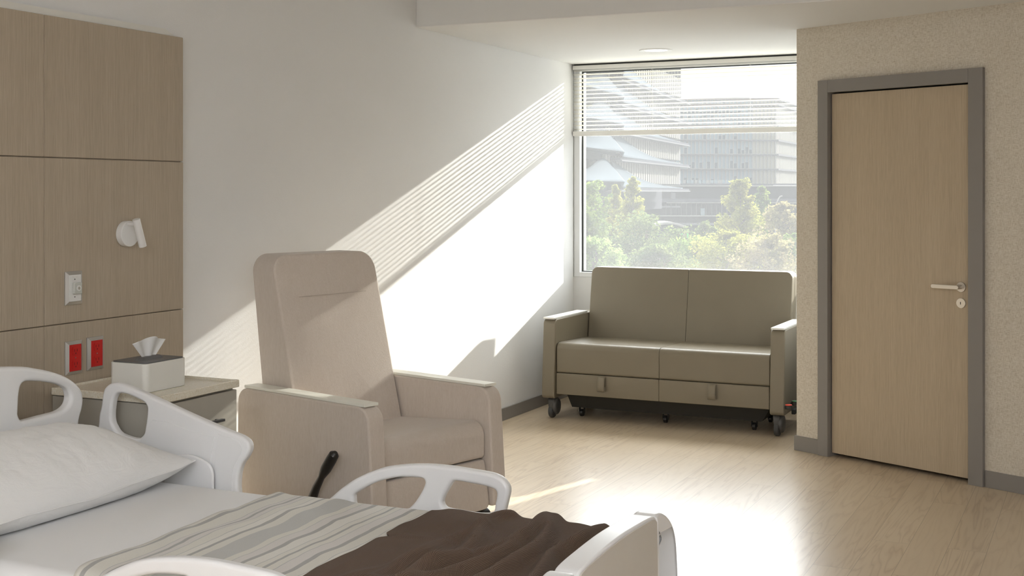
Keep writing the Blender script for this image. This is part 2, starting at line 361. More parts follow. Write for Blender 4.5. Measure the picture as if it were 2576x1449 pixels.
def slab(b, ol, d0, d1, bev, puff1=0.0, puff0=0.0, fn=None, segs=4, rings=8, mi=0):
    """cushion-like slab: outline (convex, ccw), from depth d0 to d1, rounded edges and puffed faces"""
    n = len(ol); nr = []
    for i in range(n):
        a, c = ol[i-1], ol[(i+1) % n]; dx, dy = c[0]-a[0], c[1]-a[1]; L = math.hypot(dx, dy) or 1
        nr.append((-dy/L, dx/L))           # inward for ccw
    cx = sum(p[0] for p in ol)/n; cy = sum(p[1] for p in ol)/n
    def ring(ins, dep, s=1.0): 
        return [((ol[i][0]+nr[i][0]*ins-cx)*s+cx, (ol[i][1]+nr[i][1]*ins-cy)*s+cy, dep) for i in range(n)]
    L = []
    for k in range(rings-1, 0, -1): s = 1-k/rings; L.append(ring(bev, d0-puff0*(1-s**2), s))
    for i in range(segs, -1, -1): a = i/segs*math.pi/2; L.append(ring(bev*(1-math.cos(a)), d0+bev*(1-math.sin(a))))
    for i in range(0, segs+1): a = i/segs*math.pi/2; L.append(ring(bev*(1-math.cos(a)), d1-bev*(1-math.sin(a))))
    for k in range(1, rings): s = 1-k/rings; L.append(ring(bev, d1+puff1*(1-s**2), s))
    g = fn or (lambda a, c, d: Vector((a, c, d)))
    V = [[b.verts.new(g(*p)) for p in r] for r in L]
    for A, B in zip(V, V[1:]):
        for k in range(n): b.faces.new((A[k], A[(k+1) % n], B[(k+1) % n], B[k])).material_index = mi
    c0 = b.verts.new(g(cx, cy, d0-puff0)); c1 = b.verts.new(g(cx, cy, d1+puff1))
    for k in range(n):
        b.faces.new((c0, V[0][(k+1) % n], V[0][k])).material_index = mi; b.faces.new((V[-1][k], V[-1][(k+1) % n], c1)).material_index = mi
    bmesh.ops.recalc_face_normals(b, faces=b.faces)
    return b
def grid_mesh(b, nu, nv, f, closed=False, uv=None):
    V = [[b.verts.new(f(i/nu, j/nv)) for j in range(nv+1)] for i in range(nu+1)]
    lay = b.loops.layers.uv.verify() if uv else None
    for i in range(nu):
        for j in range(nv):
            fc = b.faces.new((V[i][j], V[i+1][j], V[i+1][j+1], V[i][j+1]))
            if uv:
                for lp, (a, c) in zip(fc.loops, ((i, j), (i+1, j), (i+1, j+1), (i, j+1))): lp[lay].uv = uv(a/nu, c/nv)
    return V
def copy_tree(o, parent=None):
    c = o.copy(); C.objects.link(c)
    if parent: c.parent = parent
    for ch in list(o.children): copy_tree(ch, c)
    return c

# ------------------------------------------------------------------ room shell
XW = -3.66; YW = 8.83; ZS = 2.482; ZC = 3.05; YS = 6.434; XA = -1.673; YA = 7.47
WT = 0.14
TH = R(-25.3); DD = Vector((math.cos(TH), math.sin(TH), 0)); DN = Vector((DD.y, -DD.x, 0))   # along the door wall, and its normal into the room
DC = Vector((XA, YA, 0))
def dw(s, o, z): v = DC+DD*s+DN*o; return Vector((v.x, v.y, z))
SEND = 4.6; XE = dw(SEND, 0, 0).x; YE = dw(SEND, 0, 0).y
YB = -1.9
struct(link('floor', box(nb(), XW-0.2, XE+0.2, YB-0.2, YW+0.25, -0.12, 0), 'floor', smooth=False))
struct(link('ceiling', box(nb(), XW-0.2, XE+0.2, YB-0.2, YW+0.25, ZC, ZC+0.12), 'ceiling', smooth=False))
struct(link('wall_left', box(nb(), XW-WT, XW, YB-0.2, YW+0.25, 0, ZC), 'wall', smooth=False))
# window wall with its opening
OX0, OX1, OZ0 = XW+0.005, XA-0.005, 0.885
b = nb(); box(b, XW, XA+0.0, YW, YW+0.2, 0, OZ0); box(b, XW, XA, YW, YW+0.2, ZS, ZC)
struct(link('wall_window', b, 'wall', smooth=False))
# right-hand jamb and the short alcove side wall
struct(link('wall_alcove', box(nb(), XA, XA+WT, YA+0.03, YW+0.25, 0, ZC), 'wall', smooth=False))
# dropped soffit over the window bay
struct(link('ceiling_soffit', box(nb(), XW, XE, YS, YW+0.2, ZS, ZC-0.001, 0.003, 1), 'ceiling', smooth=False))
# door wall
s0, s1, zd = 0.237, 1.121, 2.094
def dbox(b, a0, a1, o0, o1, z0, z1, bev=0.0, mi=0): return box(b, a0, a1, o0, o1, z0, z1, bev, 2, mi, lambda c: dw(c.x, c.y, c.z))
b = nb(); dbox(b, 0, s0-0.03, -WT, 0, 0, ZC-0.002); dbox(b, s0-0.03, s1+0.03, -WT, 0, zd+0.03, ZC-0.002); dbox(b, s1+0.03, SEND, -WT, 0, 0, ZC-0.002)
bmesh.ops.recalc_face_normals(b, faces=b.faces)
o = link('wall_door', b, 'wallcover', smooth=False); struct(o)
struct(link('wall_right', box(nb(), XE, XE+WT, YB-0.2, YE+0.3, 0, ZC), 'wall', smooth=False))
struct(link('wall_back', box(nb(), XW, XE, YB-WT, YB, 0, ZC), 'wall', smooth=False))
# baseboards
def bb(name, bm): return struct(link(name, bm, 'trim', smooth=False))
bb('baseboard_left', box(nb(), XW, XW+0.010, 4.36, YW, 0.0, 0.084, 0.002, 1))
bb('baseboard_window', box(nb(), XW+0.011, XA-0.011, YW-0.010, YW, 0, 0.084, 0.002, 1))
b = nb(); dbox(b, -0.012, 0.166, 0, 0.010, 0, 0.086, 0.0015); bb('baseboard_door', b)
b = nb(); dbox(b, 1.208, SEND, 0, 0.010, 0, 0.086, 0.0015); bb('baseboard_right', b)
bb('baseboard_alcove', box(nb(), XA-0.010, XA, YA+0.03, YW-0.012, 0, 0.086, 0.0015, 1))
# door : leaf, frame, lever, key plate
b = nb(); dbox(b, s0+0.006, s1-0.004, -0.052, -0.010, 0.022, zd-0.008, 0.002)
bmesh.ops.recalc_face_normals(b, faces=b.faces)
door = link('door_1', b, 'door_wood', smooth=False); struct(door)
b = nb()
for (a0, a1, z0, z1) in ((0.168, s0, 0, 2.165), (s1, 1.204, 0, 2.165), (s0+0.0006, s1-0.0006, zd, 2.165)):
    dbox(b, a0, a1, 0.0, 0.024, z0, z1, 0.0015)
for (a0, a1, z0, z1) in ((s0-0.03, s0-0.0005, 0, zd+0.03), (s1+0.0005, s1+0.03, 0, zd+0.03), (s0, s1, zd+0.0005, zd+0.03)):
    dbox(b, a0, a1, -WT, 0.0, z0, z1)
bmesh.ops.recalc_face_normals(b, faces=b.faces)
link('door_frame', b, 'trim', door, smooth=False)
b = nb(); dbox(b, s0, s1, -0.135, -0.130, 0.0, zd)   # black sheet across the whole opening behind the leaf
link('door_back_sheet', b, 'gasket', door, smooth=False)
b = nb(); tube(b, dw(1.064, -0.010, 1.022), dw(1.064, -0.002, 1.022), 0.0265, bev=0.0015, seg=40); tube(b, dw(1.064, -0.003, 1.022), dw(1.064, 0.042, 1.022), 0.0105, seg=24)
hnd = link('door_handle', b, 'nickel', door)
b = slab(nb(), rr(0.915, 1.0775, 1.0115, 1.0335, 0.0109, 8), 0.034, 0.044, 0.002, fn=lambda a, c, d: dw(a, d, c-(1.07-a)*0.0))
link('lever', b, 'nickel', hnd)
b = nb(); tube(b, dw(1.064, -0.010, 0.938), dw(1.064, -0.002, 0.938), 0.0265, bev=0.0015, seg=40); kp = link('key_plate', b, 'nickel', door)
b = slab(nb(), rr(1.0605, 1.0645, 0.931, 0.945, 0.0019, 5), -0.003, -0.0012, 0.0003, fn=lambda a, c, d: dw(a, d, c)); link('keyhole', b, 'black', kp)

# ------------------------------------------------------------------ window and blind
b = nb(); FX0, FX1 = OX0, OX1
y0, y1 = YW-0.004, YW+0.075
box(b, FX0, FX0+0.047, y0, y1, OZ0, ZS, 0.002, 1); box(b, FX1-0.047, FX1, y0, y1, OZ0, ZS, 0.002, 1)
box(b, FX0+0.047, FX1-0.047, y0, y1, OZ0, OZ0+0.036, 0.002, 1); box(b, FX0+0.047, FX1-0.047, y0, y1, ZS-0.05, ZS, 0.002, 1)
win = struct(link('window_1', b, 'winframe', smooth=False))
b = nb(); g0, g1 = y1-0.035, y1-0.012
box(b, FX0+0.047, FX0+0.057, g0, g1, OZ0+0.036, ZS-0.05); box(b, FX1-0.057, FX1-0.047, g0, g1, OZ0+0.036, ZS-0.05)
box(b, FX0+0.057, FX1-0.057, g0, g1, OZ0+0.036, OZ0+0.044); box(b, FX0+0.057, FX1-0.057, g0, g1, ZS-0.058, ZS-0.05)
link('gasket', b, 'gasket', win, smooth=False)
link('glass_pane', box(nb(), FX0+0.057, FX1-0.057, y1-0.026, y1-0.022, OZ0+0.044, ZS-0.058), 'glass', win, smooth=False)
BX0, BX1, BY = FX0+0.004, FX1-0.004, YW-0.024
bl = thing('window_blind', 'cream horizontal slat blind lowered over the top third of the window', 'blind', ((BX0+BX1)/2, BY, 1.94))
b = nb(); box(b, BX0, BX1, BY-0.018, BY+0.018, 2.440, 2.470, 0.002, 1); link('head_rail', b, 'blindrail', bl)
b = nb(); box(b, BX0+0.01, BX1-0.01, BY-0.012, BY+0.016, 2.4705, ZS-0.0005); link('shadow_gap_strip', b, 'gasket', bl, smooth=False)  # black strip standing in for the shadow gap above the head rail
b = nb(); box(b, BX0, BX1, BY-0.015, BY+0.015, 1.942, 1.978, 0.004, 2); link('bottom_rail', b, 'blindrail', bl)
NS = 16; tilt = R(15); W2 = 0.0135
sl0 = None
for i in range(NS):
    z = 1.993+i*(2.432-1.993)/(NS-1)
    if sl0 is None:
        b = nb(); prof = []
        for k in range(9):
            q = -1+2*k/8; yy = q*W2; zz = (1-q*q)*0.0018
            prof.append((yy*math.cos(tilt)+zz*math.sin(tilt), -yy*math.sin(tilt)+zz*math.cos(tilt)))
        top = [[b.verts.new(Vector((x, p[0], p[1]+0.0003))) for p in prof] for x in (BX0+0.002, BX1-0.002)]
        bot = [[b.verts.new(Vector((x, p[0], p[1]-0.0003))) for p in prof] for x in (BX0+0.002, BX1-0.002)]
        for k in range(8):
            b.faces.new((top[0][k], top[1][k], top[1][k+1], top[0][k+1])); b.faces.new((bot[0][k+1], bot[1][k+1], bot[1][k], bot[0][k]))
        for k in (0, 8): b.faces.new((top[0][k], bot[0][k], bot[1][k], top[1][k]))
        bmesh.ops.recalc_face_normals(b, faces=b.faces)
        sl0 = link('slat', b, 'slat', bl, local=True); s = sl0
    else:
        s = sl0.copy(); C.objects.link(s); s.parent = bl
    s.location = (-(BX0+BX1)/2, 0, z-1.94)
for x in (BX0+0.012, -3.03, -2.30, BX1-0.012):
    b = nb()
    for dy in (-0.0145, 0.0145): tube(b, (x, BY+dy, 1.978), (x, BY+dy, 2.440), 0.0007, seg=6)
    link('ladder_cord', b, 'slat', bl)

# ------------------------------------------------------------------ recessed downlight
dl = thing('recessed_downlight', 'round white recessed downlight glowing in the soffit above the window', 'ceiling light', (-2.777, 8.151, ZS))
b = nb(); N = 48; R0, R1 = 0.078, 0.112
for k in range(N):
    pass
prof = [(R1, 0.0), (R1-0.003, -0.005), (R0+0.008, -0.007), (R0, -0.002), (R0-0.002, 0.0)]
rg = [[b.verts.new(Vector((-2.777+r*math.cos(2*math.pi*k/N), 8.151+r*math.sin(2*math.pi*k/N), ZS+h))) for k in range(N)] for r, h in prof]
for A, B in zip(rg, rg[1:]):
    for k in range(N): b.faces.new((A[k], A[(k+1) % N], B[(k+1) % N], B[k]))
bmesh.ops.recalc_face_normals(b, faces=b.faces); link('trim_ring', b, 'whiteplastic', dl)
b = nb(); tube(b, (-2.777, 8.151, ZS-0.0025), (-2.777, 8.151, ZS-0.0005), R0-0.001, seg=N); link('diffuser', b, 'emit', dl)

for (lx, ly) in ((-0.8, -1.25), (0.6, -1.25), (2.0, -1.25)):  # unseen frames around the added fill lamps
    tf = thing('fill_fixture', 'unseen rectangular fill light added on the ceiling behind the viewer', 'ceiling light', (lx, ly, ZC), 0, 'added fill lights')
    b = nb()
    for (a0, a1, c0, c1) in ((-.62, -.58, -.32, .32), (.58, .62, -.32, .32), (-.58, .58, -.32, -.28), (-.58, .58, .28, .32)): box(b, lx+a0, lx+a1, ly+c0, ly+c1, ZC-0.02, ZC-0.0005)
    link('fill_frame', b, 'whiteplastic', tf, smooth=False)

# ------------------------------------------------------------------ veneered wall panelling behind the bed
PT = 0.042; PX = XW+PT
wp_ = thing('wall_panelling', 'taupe wood-veneer wall panelling behind the bed, split by fine grooves', 'wall panel', (XW, 2.6, 0))
ys = [1.2, 1.985, 2.765, 3.546, 4.335]; zs = [0.0, 1.017, 1.652, 2.188]
link('backing', box(nb(), XW, PX-0.012, 1.2, 4.329, 0, 2.182), 'panel_wood', wp_, smooth=False)
for i in range(4):
    for j in range(3):
        g = 0.0022 if j else 0.0022
        za, zb = zs[j], zs[j+1]
        b = nb(); box(b, XW+0.030, PX, ys[i]+0.0008, ys[i+1]-0.0008, za+(0.0016 if j else 0), zb-(0.0016 if j < 2 else 0), 0.003 if j < 2 else 0.004, 2)
        o = link('panel', b, 'panel_wood', wp_)
b = nb(); pts = [(1.2, 2.188), (4.30, 2.188), (4.235, 2.216), (1.2, 2.216)]
f = [[b.verts.new(Vector((x, p[0], p[1]))) for p in pts] for x in (XW+0.0005, XW+0.028)]
b.faces.new(f[0]); b.faces.new(f[1]); 
for k in range(4): b.faces.new((f[0][k], f[0][(k+1) % 4], f[1][(k+1) % 4], f[1][k]))
bmesh.ops.recalc_face_normals(b, faces=b.faces); link('cap_strip', b, 'trim_white', wp_, smooth=False)

# wall plates
def wall_plate(name, label, cat, yc, zc, group=None):
    th = thing(name, label, cat, (PX, yc, zc), 0, group)
    hy, hz, iy, iz = 0.0445, 0.0645, 0.0315, 0.0515
    b = nb()
    def ringv(h1, h2, x): return [b.verts.new(Vector((x, yc+a*h1, zc+c*h2))) for a, c in ((-1, -1), (1, -1), (1, 1), (-1, 1))]
    r0 = ringv(hy, hz, PX+0.0002); r1 = ringv(hy-0.0005, hz-0.0005, PX+0.004); r2 = ringv(iy, iz, PX+0.012); r3 = ringv(iy, iz, PX+0.0095)
    for A, B in ((r0, r1), (r1, r2), (r2, r3)):
        for k in range(4): b.faces.new((A[k], A[(k+1) % 4], B[(k+1) % 4], B[k]))
    b.faces.new(list(reversed(r3)))
    bmesh.ops.recalc_face_normals(b, faces=b.faces); fr = link('plate_frame', b, 'steel', th, smooth=False)
    return th, fr
def outlet(yc, zc, label):
    th, fr = wall_plate('red_power_outlet', label, 'outlet', yc, zc, 'red emergency outlets')
    b = nb(); box(b, PX+0.0096, PX+0.0125, yc-0.031, yc+0.031, zc-0.051, zc+0.051, 0.0008, 1); ins = link('faceplate', b, 'redplate', th)
    for s in (-1, 1):
        z = zc+s*0.0255
        o = slab(nb(), rr(yc-0.0165, yc+0.0165, z-0.0165, z+0.0165, [0.007]*4, 4), PX+0.0125, PX+0.0142, 0.0006, rings=2, fn=lambda a, c, d: Vector((d, a, c)))
        so_ = link('socket', o, 'redplate', th)
        b = nb(); x0, x1 = PX+0.0141, PX+0.0146
        box(b, x0, x1, yc-0.0085, yc-0.0062, z-0.002, z+0.008); box(b, x0, x1, yc+0.0058, yc+0.0085, z-0.002, z+0.0085)
        tube(b, (x0, yc, z-0.0085), (x1, yc, z-0.0085), 0.0028, seg=12); link('slot', b, 'redslot', so_, smooth=False)
    b = nb(); tube(b, (PX+0.0125, yc, zc), (PX+0.0137, yc, zc), 0.0022, seg=12); link('screw', b, 'steel', th)
outlet(3.6915, 0.883, 'red duplex outlet in a steel plate, the one nearer the bed headboard')
outlet(3.806, 0.887, 'red duplex outlet in a steel plate, the one nearer the tissue box')
th, fr = wall_plate('nurse_call_station', 'white and steel nurse call plate on the wood panel above the red outlets', 'wall plate', 3.6905, 1.1515)
yc, zc = 3.6905, 1.1515
b = nb(); box(b, PX+0.0096, PX+0.0125, yc-0.031, yc+0.031, zc-0.051, zc+0.051, 0.0008, 1); link('faceplate', b, 'whiteplastic', th)
o = slab(nb(), rr(yc-0.0170, yc+0.0240, zc-0.0225, zc+0.0215, 0.005, 4), PX+0.0125, PX+0.0245, 0.002, rings=3, fn=lambda a, c, d: Vector((d, a, c))); kb = link('connector_block', o, 'clearplastic', th)
b = nb(); c0 = (yc+0.005, zc-0.0005)
tube(b, (PX+0.0245, c0[0], c0[1]), (PX+0.0275, c0[0], c0[1]), 0.0115, seg=28, bev=0.001); jk = link('jack_ring', b, 'whiteplastic', kb)
b = nb(); tube(b, (PX+0.0274, c0[0], c0[1]), (PX+0.0280, c0[0], c0[1]), 0.0060, seg=20); link('jack_hole', b, 'cabinet', jk)
for dz in (0.034, -0.034):
    b = nb(); tube(b, (PX+0.0125, yc-0.003, zc+dz), (PX+0.0138, yc-0.003, zc+dz), 0.0022, seg=12); link('screw', b, 'handle', th)
b = nb()
for k in range(9): box(b, PX+0.0124, PX+0.0130, yc-0.015+k*0.0032, yc-0.0128+k*0.0032, zc+0.0415, zc+0.0450)
link('embossed_line', b, 'trim_white', th, smooth=False)

# reading lamp
lp = thing('reading_lamp', 'white swivel reading lamp with round wall base on the wood panelling', 'wall lamp', (PX, 3.975, 1.352))
lc = P(311, 588, x=PX); 
b = nb(); tube(b, (PX, lc.y+0.006, lc.z), (PX+0.030, lc.y+0.006, lc.z), 0.052, seg=56, bev=0.003); link('wall_base', b, 'lampwhite', lp)
ax = PX+0.078
pa, pb = P(343.5, 556, x=ax), P(358.5, 617, x=ax)
dv = (pb-pa).normalized(); pa -= dv*0.008; pb += dv*0.006
pj = P(351-14, 568, x=ax); pm = pa+dv*((pj-pa).dot(dv))
b = nb(); tube(b, (PX+0.029, pm.y, pm.z), (ax, pm.y, pm.z), 0.0065, seg=20); link('swivel_arm', b, 'lampwhite', lp)
b = nb(); tube(b, pa, pb, 0.0155, seg=36, bev=0.0016); hd = link('lamp_head', b, 'lampwhite', lp)
b = nb(); tube(b, pb-dv*0.001, pb+dv*0.0006, 0.0125, seg=30); link('lens', b, 'lens', hd)

# ------------------------------------------------------------------ bedside cabinet
NX0, NX1, NY0, NY1 = PX+0.003, -3.105, 3.578, 4.045
ns = thing('bedside_cabinet', 'taupe bedside cabinet with speckled cream stone top against the wood panelling', 'bedside cabinet', ((NX0+NX1)/2, (NY0+NY1)/2, 0))
b = nb(); box(b, NX0, NX1-0.022, NY0+0.004, NY1-0.004, 0.05, 0.752, 0.002, 1); box(b, NX0+0.02, NX1-0.06, NY0+0.03, NY1-0.03, 0.0, 0.05); link('cabinet_body', b, 'cabinet', ns, smooth=False)
b = nb(); box(b, NX0+0.004, NX1+0.004, NY0+0.002, NY1-0.004, 0.757, 0.776)
w = 0.016
for (a0, a1, c0, c1) in ((NX0, NX1+0.0075, NY0-0.002, NY0+w), (NX0, NX1+0.0075, NY1-w, NY1), (NX1+0.008-w, NX1+0.008, NY0-0.0015, NY1-0.0005), (NX0+0.0005, NX0+w, NY0, NY1-0.001)):
    box(b, a0, a1, c0, c1, 0.755, 0.7835, 0.0035, 3)
link('stone_top', b, 'stone', ns)
for (za, zb) in ((0.530, 0.745), (0.305, 0.525), (0.060, 0.300)):
    b = nb(); box(b, NX1-0.020, NX1-0.002, NY0+0.006, NY1-0.006, za, zb, 0.0015, 1); dr = link('drawer_front', b, 'cabinet', ns, smooth=False)
    b = nb(); zc = za+0.115; box(b, NX1+0.012, NX1+0.028, NY0+0.17, NY1-0.115, zc-0.005, zc+0.005, 0.001, 1)
    for yy in (NY0+0.19, NY1-0.135): box(b, NX1-0.002, NX1+0.013, yy-0.005, yy+0.005, zc-0.004, zc+0.004)
    link('drawer_handle', b, 'handle', dr, smooth=False)

# tissue box
TX0, TX1, TY0, TY1, TZ0, TZ1 = -3.405, -3.225, 3.655, 3.885, 0.7765, 0.883
tb = thing('tissue_box', 'cream tissue box with dark grey lid and a tissue standing up', 'tissue box', ((TX0+TX1)/2, (TY0+TY1)/2, TZ0))
link('box_body', slab(nb(), rr(TX0, TX1, TY0, TY1, 0.022, 8), TZ0, TZ1, 0.002, rings=2), 'boxwhite', tb)
link('lid', slab(nb(), rr(TX0+0.006, TX1-0.006, TY0+0.006, TY1-0.006, 0.018, 8), TZ1+0.0002, TZ1+0.004, 0.0015, rings=2), 'boxlid', tb)
tcx, tcy = (TX0+TX1)/2, (TY0+TY1)/2
b = nb(); A = rr(tcx-0.026, tcx+0.026, tcy-0.068, tcy+0.068, 0.02, 6); B_ = rr(tcx-0.016, tcx+0.016, tcy-0.056, tcy+0.056, 0.0155, 6)
va = [b.verts.new(Vector((p[0], p[1], TZ1+0.0038))) for p in A]; vb = [b.verts.new(Vector((p[0], p[1], TZ1+0.014))) for p in B_]
for k in range(len(A)): b.faces.new((va[k], va[(k+1) % len(A)], vb[(k+1) % len(A)], vb[k]))
b.faces.new(vb); bmesh.ops.recalc_face_normals(b, faces=b.faces); link('dispenser_slot', b, 'boxlid', tb)
def tiss(u, v):
    a = (u-0.5)*2; ph = a*6.2+0.5
    y = tcy+0.004+a*(0.036+v*0.058)+0.004*v*v; fold = math.sin(ph)*(0.0035+0.0055*v)
    hh = 0.066+0.008*math.cos(a*2.4)+0.0035*math.sin(ph+0.6)-0.020*max(0, abs(a)-0.72)
    return Vector((tcx+fold-0.003+0.010*v*v*math.cos(a*2.0), y, TZ1+0.010+v*hh))
b = nb(); grid_mesh(b, 60, 16, tiss); o = link('tissue', b, 'tissue', tb)
m_ = o.modifiers.new('thickness', 'SOLIDIFY'); m_.thickness = 0.0006

# ------------------------------------------------------------------ recliner  (local x = forward, y = across, z = up)
F_ = Vector((0.961, -0.276, 0)); n0 = P(917, 1026, z=0.66)
rc = thing('recliner_chair', 'beige fabric high-backed recliner with ivory arm caps between bed and sofa', 'recliner', (n0.x, n0.y, 0), math.atan2(-0.276, 0.961))
def arm_outline():
    pts = []
    def arc(cx, cz, r, a0, a1, n=8):
        for i in range(n+1): a = R(a0+(a1-a0)*i/n); pts.append((cx+r*math.cos(a), cz+r*math.sin(a)))
    arc(-0.035, 0.595, 0.065, 90, 0)          # front top
    pts.append((0.044, 0.40)); pts.append((0.056, 0.22))
    arc(0.037, 0.165, 0.022, 0, -90, 5)
    arc(-0.785, 0.175, 0.03, -90, -180, 5)
    pts.append((-0.83, 0.4)); 
    arc(-0.765, 0.598, 0.062, 180, 90)
    return list(reversed(pts))
AO = densify(arm_outline(), 0.04)
for (w0, w1) in ((-0.006, 0.080), (0.705, 0.790)):
    o = link('arm', slab(nb(), AO, w0, w1, 0.010, 0.003, 0.003, fn=lambda a, c, d: Vector((a, d, c)), rings=5), 'fab', rc, local=True)
for (w0, w1) in ((0.0, 0.076), (0.712, 0.786)):
    link('arm_cap', box(nb(), -0.785, 0.0, w0, w1, 0.6605, 0.6725, 0.0015, 1), 'cap', rc, local=True, smooth=False)
# seat cushion
ol = []
def seat_fn(a, c, d):   # a = forward, c = up, d = across
    return Vector((a, d, c+0.000))
so2 = rr(-0.56, 0.012, 0.352, 0.512, [0.062, 0.03, 0.02, 0.018], 9)
so2 = [(p[0], p[1]-(0.042*(-p[0]-0.1)/0.46 if (p[1] > 0.42 and p[0] < -0.1) else 0)) for p in so2]
link('seat_cushion', slab(nb(), densify(so2, 0.05), 0.083, 0.702, 0.016, 0.0, 0.0, fn=lambda a, c, d: Vector((a, d, c+0.012*math.sin(math.pi*(d-0.083)/0.619)*(1 if c > 0.42 else 0)))), 'fab', rc, local=True)
ft = rr(0.086, 0.699, 0.135, 0.345, [0.012, 0.012, 0.03, 0.03], 5)
link('footrest_panel', slab(nb(), densify(ft, 0.06), -0.05, 0.012, 0.010, 0.006, 0, fn=lambda a, c, d: Vector((d+0.03*(0.35-c)/0.2, a, c))), 'fab', rc, local=True)
link('seat_base', box(nb(), -0.80, -0.056, 0.082, 0.703, 0.16, 0.345), 'fab', rc, local=True, smooth=False)
# back
uf = lambda z: -0.505-(z-0.46)*0.262
ur = lambda z: -0.775-(z-0.60)*0.135
bo = rr(0.092, 0.694, 0.40, 1.243, [0.085, 0.085, 0.01, 0.01], 10)
def back_fn(a, c, d):    # d in 0 (rear) .. 1 (front)
    f, r = uf(c), ur(c)
    k = d
    wq = 1-((a-0.393)/0.32)**2
    return Vector((r+(f-r)*k, a-(0.012*(1.24-c) if False else 0), c))
BT = 0.20
b = slab(nb(), densify(bo, 0.05), 0.0, BT, 0.012, 0.014, 0.004, fn=lambda a, c, d: back_fn(a, c, d/BT), rings=12)
bk = link('backrest', b, 'fab', rc, local=True)
b = nb(); path_tube(b, [Vector((uf(1.055)+0.0092+0.0045*math.sin(math.pi*(i+6)/32), 0.195+i*0.40/20, 1.055+0.004*i/20)) for i in range(21)], 0.0009, 6); 
link('headrest_seam', b, 'fabseam', bk, local=True)
# release lever on the near arm
b = nb(); tube(b, (-0.280, -0.0045, 0.225), (-0.280, -0.030, 0.225), 0.034, seg=32, bev=0.004); lv = link('lever_hub', b, 'black', rc, local=True)
pts = [(-0.345, -0.036, 0.215), (-0.315, -0.044, 0.262), (-0.272, -0.056, 0.320), (-0.235, -0.062, 0.365), (-0.222, -0.063, 0.383), (-0.205, -0.063, 0.405), (-0.175, -0.062, 0.445), (-0.158, -0.061, 0.468), (-0.150, -0.06, 0.477)]
pts = [(p[0]+0.045, p[1], p[2]) for p in pts]
b = nb(); path_tube(b, pts, [0.021, 0.0195, 0.0165, 0.0135, 0.018, 0.0225, 0.0225, 0.0205, 0.009], 16); link('release_lever', b, 'black', lv, local=True)
def caster(parent, x, y, wheel_r=0.05, h=0.135, mat='black', ang=0.0, local=True):
    hub = nb(); ca, sa = math.cos(ang), math.sin(ang)
    T = lambda p: Vector((x+p[0]*ca-p[1]*sa, y+p[0]*sa+p[1]*ca, p[2]))
    tube(hub, T((0, 0, h-0.03)), T((0, 0, h)), 0.018, seg=20)
    # hood: half shell over the wheel
    o_ = slab(hub, [(p[0], p[1]) for p in densify(rr(-wheel_r*0.55, wheel_r*0.95, wheel_r*0.85, h-0.02, [wheel_r*0.7, wheel_r*0.45, 0.01, 0.02], 6), 0.02)], -0.027, 0.027, 0.010, 0.004, 0.004, fn=lambda a, c, d: T((a-0.012, d, c)), rings=4)
    hb = link('caster', hub, mat, parent, local=local)
    for s in (-1, 1):
        w = nb(); tube(w, T((-0.014, s*0.004, wheel_r)), T((-0.014, s*0.021, wheel_r)), wheel_r, seg=36, bev=0.005)
        tube(w, T((-0.014, s*0.0205, wheel_r)), T((-0.014, s*0.025, wheel_r)), wheel_r*0.62, wheel_r*0.5, seg=28)
        link('caster_wheel', w, 'tyre' if mat != 'black' else 'black', hb, local=local)
for (x, y) in ((-0.03, 0.075), (-0.03, 0.725), (-0.74, 0.075), (-0.74, 0.715)): caster(rc, x, y, 0.05, 0.142)

# ------------------------------------------------------------------ sleeper sofa
sf = thing('sleeper_sofa', 'olive-brown vinyl two-seat sofa on casters under the window', 'sofa', (-2.64, 8.2, 0))
SX0, SX1 = -3.366, -1.917
def side(a, c, d): return Vector((d, a, c))     # outline in (y, z), depth = x
def arm_ol():
    pts = []
    def arc(cy, cz, r, a0, a1, n=7):
        for i in range(n+1): a = R(a0+(a1-a0)*i/n); pts.append((cy+r*math.cos(a), cz+r*math.sin(a)))
    arc(7.852, 0.628, 0.038, 90, 180); pts.append((7.804, 0.45)); pts.append((7.792, 0.30)); arc(7.812, 0.162, 0.026, 180, 270); arc(8.55, 0.17, 0.03, 270, 360); arc(8.55, 0.636, 0.03, 0, 90)
    return pts
for (x0, x1) in ((-3.460, -3.370), (-1.913, -1.822)):
    link('sofa_arm', slab(nb(), densify(arm_ol(), 0.05), x0, x1, 0.008, 0.003, 0.003, fn=side, rings=4), 'vinyl', sf)
    xa, xb = (-3.457, -3.374) if x0 < -3 else (-1.909, -1.826)
    link('arm_cap', box(nb(), xa, xb, 7.806, 8.40, 0.6665, 0.6785, 0.0015, 1), 'sofacap', sf, smooth=False)
mid = (SX0+SX1)/2
b = nb()
for (x0, x1) in ((SX0+0.002, mid-0.0002), (mid+0.0002, SX1-0.002)):
    slab(b, densify(rr(7.818, 8.43, 0.309, 0.510, [0.02, 0.042, 0.015, 0.02], 7), 0.05), x0, x1, 0.0055, 0, 0, fn=lambda a, c, d: Vector((d, a, c-(0.016*(a-7.9)/0.5 if (c > 0.4 and a > 7.9) else 0))), rings=3)
link('seat_cushion', b, 'vinyl', sf)
b = nb()
for (x0, x1) in ((SX0+0.002, mid-0.0002), (mid+0.0002, SX1-0.002)):
    slab(b, densify(rr(x0, x1, 0.166, 0.3075, 0.006, 4), 0.06), -0.04, 0.0, 0.005, 0.002, 0, fn=lambda a, c, d: Vector((a, 7.812-d, c)), rings=3)
link('front_panel', b, 'vinyl', sf)
